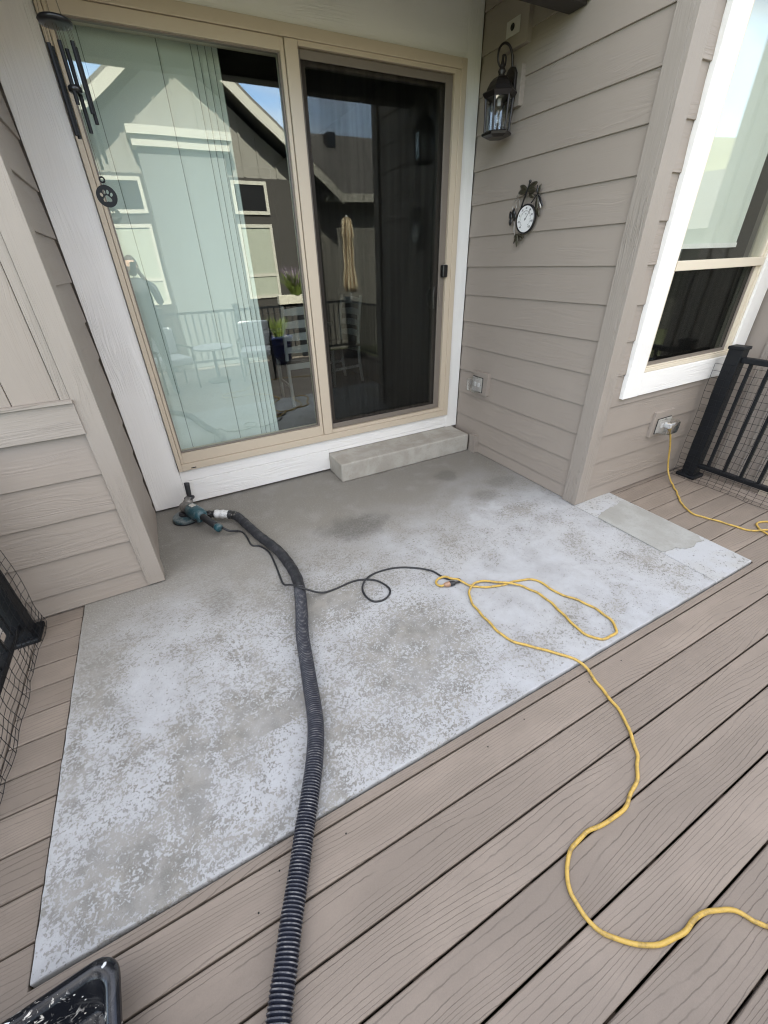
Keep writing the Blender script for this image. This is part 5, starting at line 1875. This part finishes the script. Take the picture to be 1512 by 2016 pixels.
# the photographer, standing behind the camera
def person():
    t = thing('person', (0.0, -3.66, DECK_Z), 'person in dark jacket holding up a phone, mirrored at the door frame', 'person')
    verts, edges, rad = [], [], []

    def add(p, r_, prev=None):
        verts.append(p)
        rad.append(r_)
        if prev is not None:
            edges.append((prev, len(verts) - 1))
        return len(verts) - 1
    y = -3.66
    pel = add((-0.02, y, 0.93), (0.16, 0.115))
    wa = add((-0.02, y + 0.01, 1.10), (0.145, 0.105), pel)
    ch = add((-0.02, y + 0.01, 1.30), (0.17, 0.12), wa)
    sh_ = add((-0.02, y - 0.0, 1.43), (0.12, 0.09), ch)
    ne = add((-0.02, y + 0.01, 1.51), (0.055, 0.055), sh_)
    for s in (-1, 1):
        so = add((-0.02 + s * 0.19, y + 0.01, 1.40), (0.06, 0.06), sh_)
        el = add((-0.02 + s * 0.23, y + 0.18, 1.20), (0.047, 0.047), so)
        wr = add((0.0 + s * 0.10, y + 0.40, 1.47), (0.031, 0.028), el)
        hi = add((-0.02 + s * 0.09, y, 0.86), (0.10, 0.10), pel)
        kn = add((-0.02 + s * 0.11, y + 0.02, 0.47), (0.062, 0.062), hi)
        an = add((-0.02 + s * 0.12, y - 0.01, 0.09), (0.042, 0.042), kn)
        add((-0.02 + s * 0.14, y + 0.16, 0.035), (0.04, 0.03), an)
    me = bpy.data.meshes.new('body')
    me.from_pydata(verts, edges, [])
    me.materials.append(M['jacket'])
    o = bpy.data.objects.new('body', me)
    link(o, t, (0, 0, 0))
    md_ = o.modifiers.new('skin', 'SKIN')
    for i, sv in enumerate(me.skin_vertices[0].data):
        sv.radius = rad[i]
        sv.use_root = (i == 0)
    sub = o.modifiers.new('sub', 'SUBSURF')
    sub.levels = 2
    sub.render_levels = 2
    # head with face, hair, cap of hair
    hd_ = MB()
    c = Vector((-0.02, y + 0.035, 1.635))
    seg, rings = 24, 18
    for j in range(rings + 1):
        th = PI * j / rings
        for i in range(seg):
            a = 2 * PI * i / seg
            d = Vector((math.sin(th) * math.cos(a), math.sin(th) * math.sin(a), math.cos(th)))
            p = Vector((d.x * 0.076, d.y * 0.095, d.z * 0.118))
            if d.z < 0:
                p.x *= 1 + 0.25 * d.z
                p.y *= 1 + 0.10 * d.z
            if d.y > 0.75:
                nose = math.exp(-((d.x / 0.16) ** 2 + ((d.z + 0.12) / 0.22) ** 2))
                eye = sum(math.exp(-(((d.x - q) / 0.16) ** 2 + ((d.z - 0.12) / 0.12) ** 2)) for q in (-0.38, 0.38))
                mouth = math.exp(-((d.x / 0.3) ** 2 + ((d.z + 0.5) / 0.06) ** 2))
                p.y += 0.022 * nose - 0.008 * eye - 0.003 * mouth
            hd_.v.append(tuple(c + p))
    for j in range(rings):
        for i in range(seg):
            i2 = (i + 1) % seg
            hd_.face([j * seg + i, j * seg + i2, (j + 1) * seg + i2, (j + 1) * seg + i])
    obj('head', hd_, 'skin', t, smooth=True)
    ha = MB()
    for j in range(10):
        th = PI * 0.62 * j / 9
        for i in range(seg):
            a = 2 * PI * i / seg
            d = Vector((math.sin(th) * math.cos(a), math.sin(th) * math.sin(a), math.cos(th)))
            k = 0.0 if d.y > 0.45 and d.z < 0.55 else 1.0
            ha.v.append(tuple(c + Vector((d.x * (0.070 + 0.014 * k), d.y * (0.085 + 0.018 * k), d.z * 0.130))))
    for j in range(9):
        for i in range(seg):
            i2 = (i + 1) % seg
            ha.face([j * seg + i, j * seg + i2, (j + 1) * seg + i2, (j + 1) * seg + i])
    obj('hair', ha, 'hair', t, smooth=True)
    # hands with five fingers round the phone
    fwd = -(CAM_R @ Vector((0, 0, 1)))
    right = CAM_R @ Vector((1, 0, 0))
    up = CAM_R @ Vector((0, 1, 0))
    back = CAM_POS - fwd * 0.022
    for s in (-1, 1):
        hv, he, hr = [], [], []

        def hadd(p, r_, prev=None):
            hv.append(tuple(p))
            hr.append((r_, r_))
            if prev is not None:
                he.append((prev, len(hv) - 1))
            return len(hv) - 1
        wrist = Vector((s * 0.10, y + 0.40, 1.47))
        palm_c = back + right * (s * 0.062) - up * 0.03 - fwd * 0.035
        w0 = hadd(wrist, 0.027)
        p0 = hadd(palm_c, 0.024, w0)
        for k, (dz, L) in enumerate(((0.030, 0.040), (0.012, 0.046), (-0.008, 0.044), (-0.028, 0.036))):
            base = palm_c + up * dz + fwd * 0.008 + right * (s * 0.012)
            a_ = hadd(base, 0.0095, p0)
            b_ = hadd(base + fwd * 0.018 - right * (s * L * 0.15), 0.0085, a_)
            hadd(base + fwd * 0.019 - right * (s * L * 0.75), 0.0075, b_)
        th0 = hadd(palm_c + up * 0.012 - right * (s * 0.010) - fwd * 0.004, 0.011, p0)
        hadd(palm_c + up * 0.035 - right * (s * 0.032) + fwd * 0.012, 0.0095, th0)
        me = bpy.data.meshes.new('hand')
        me.from_pydata(hv, he, [])
        me.materials.append(M['skin'])
        ho = bpy.data.objects.new('hand', me)
        link(ho, t, (0, 0, 0))
        ho.modifiers.new('skin', 'SKIN')
        for i, sv in enumerate(me.skin_vertices[0].data):
            sv.radius = hr[i]
            sv.use_root = (i == 0)
        sb = ho.modifiers.new('sub', 'SUBSURF')
        sb.levels = 1
        sb.render_levels = 1
    for ob in (o,):
        WL[ob.name] = Vector((0, 0, 0))
    ph = MB().box(-0.038, 0.038, -0.078, 0.078, -0.0045, 0.0045)
    pt_ = obj('phone', ph, 'black_gloss', None, back, CAM_R, bevel=0.004)
    tag(pt_, 'black phone held up by the person mirrored at the door frame', 'phone')
    # shift body children onto the empty
    for ch_ in t.children:
        if ch_.name.startswith(('body', 'hand')):
            ch_.matrix_basis = Matrix.Translation(-Vector((0.0, -3.66, DECK_Z)))


person()
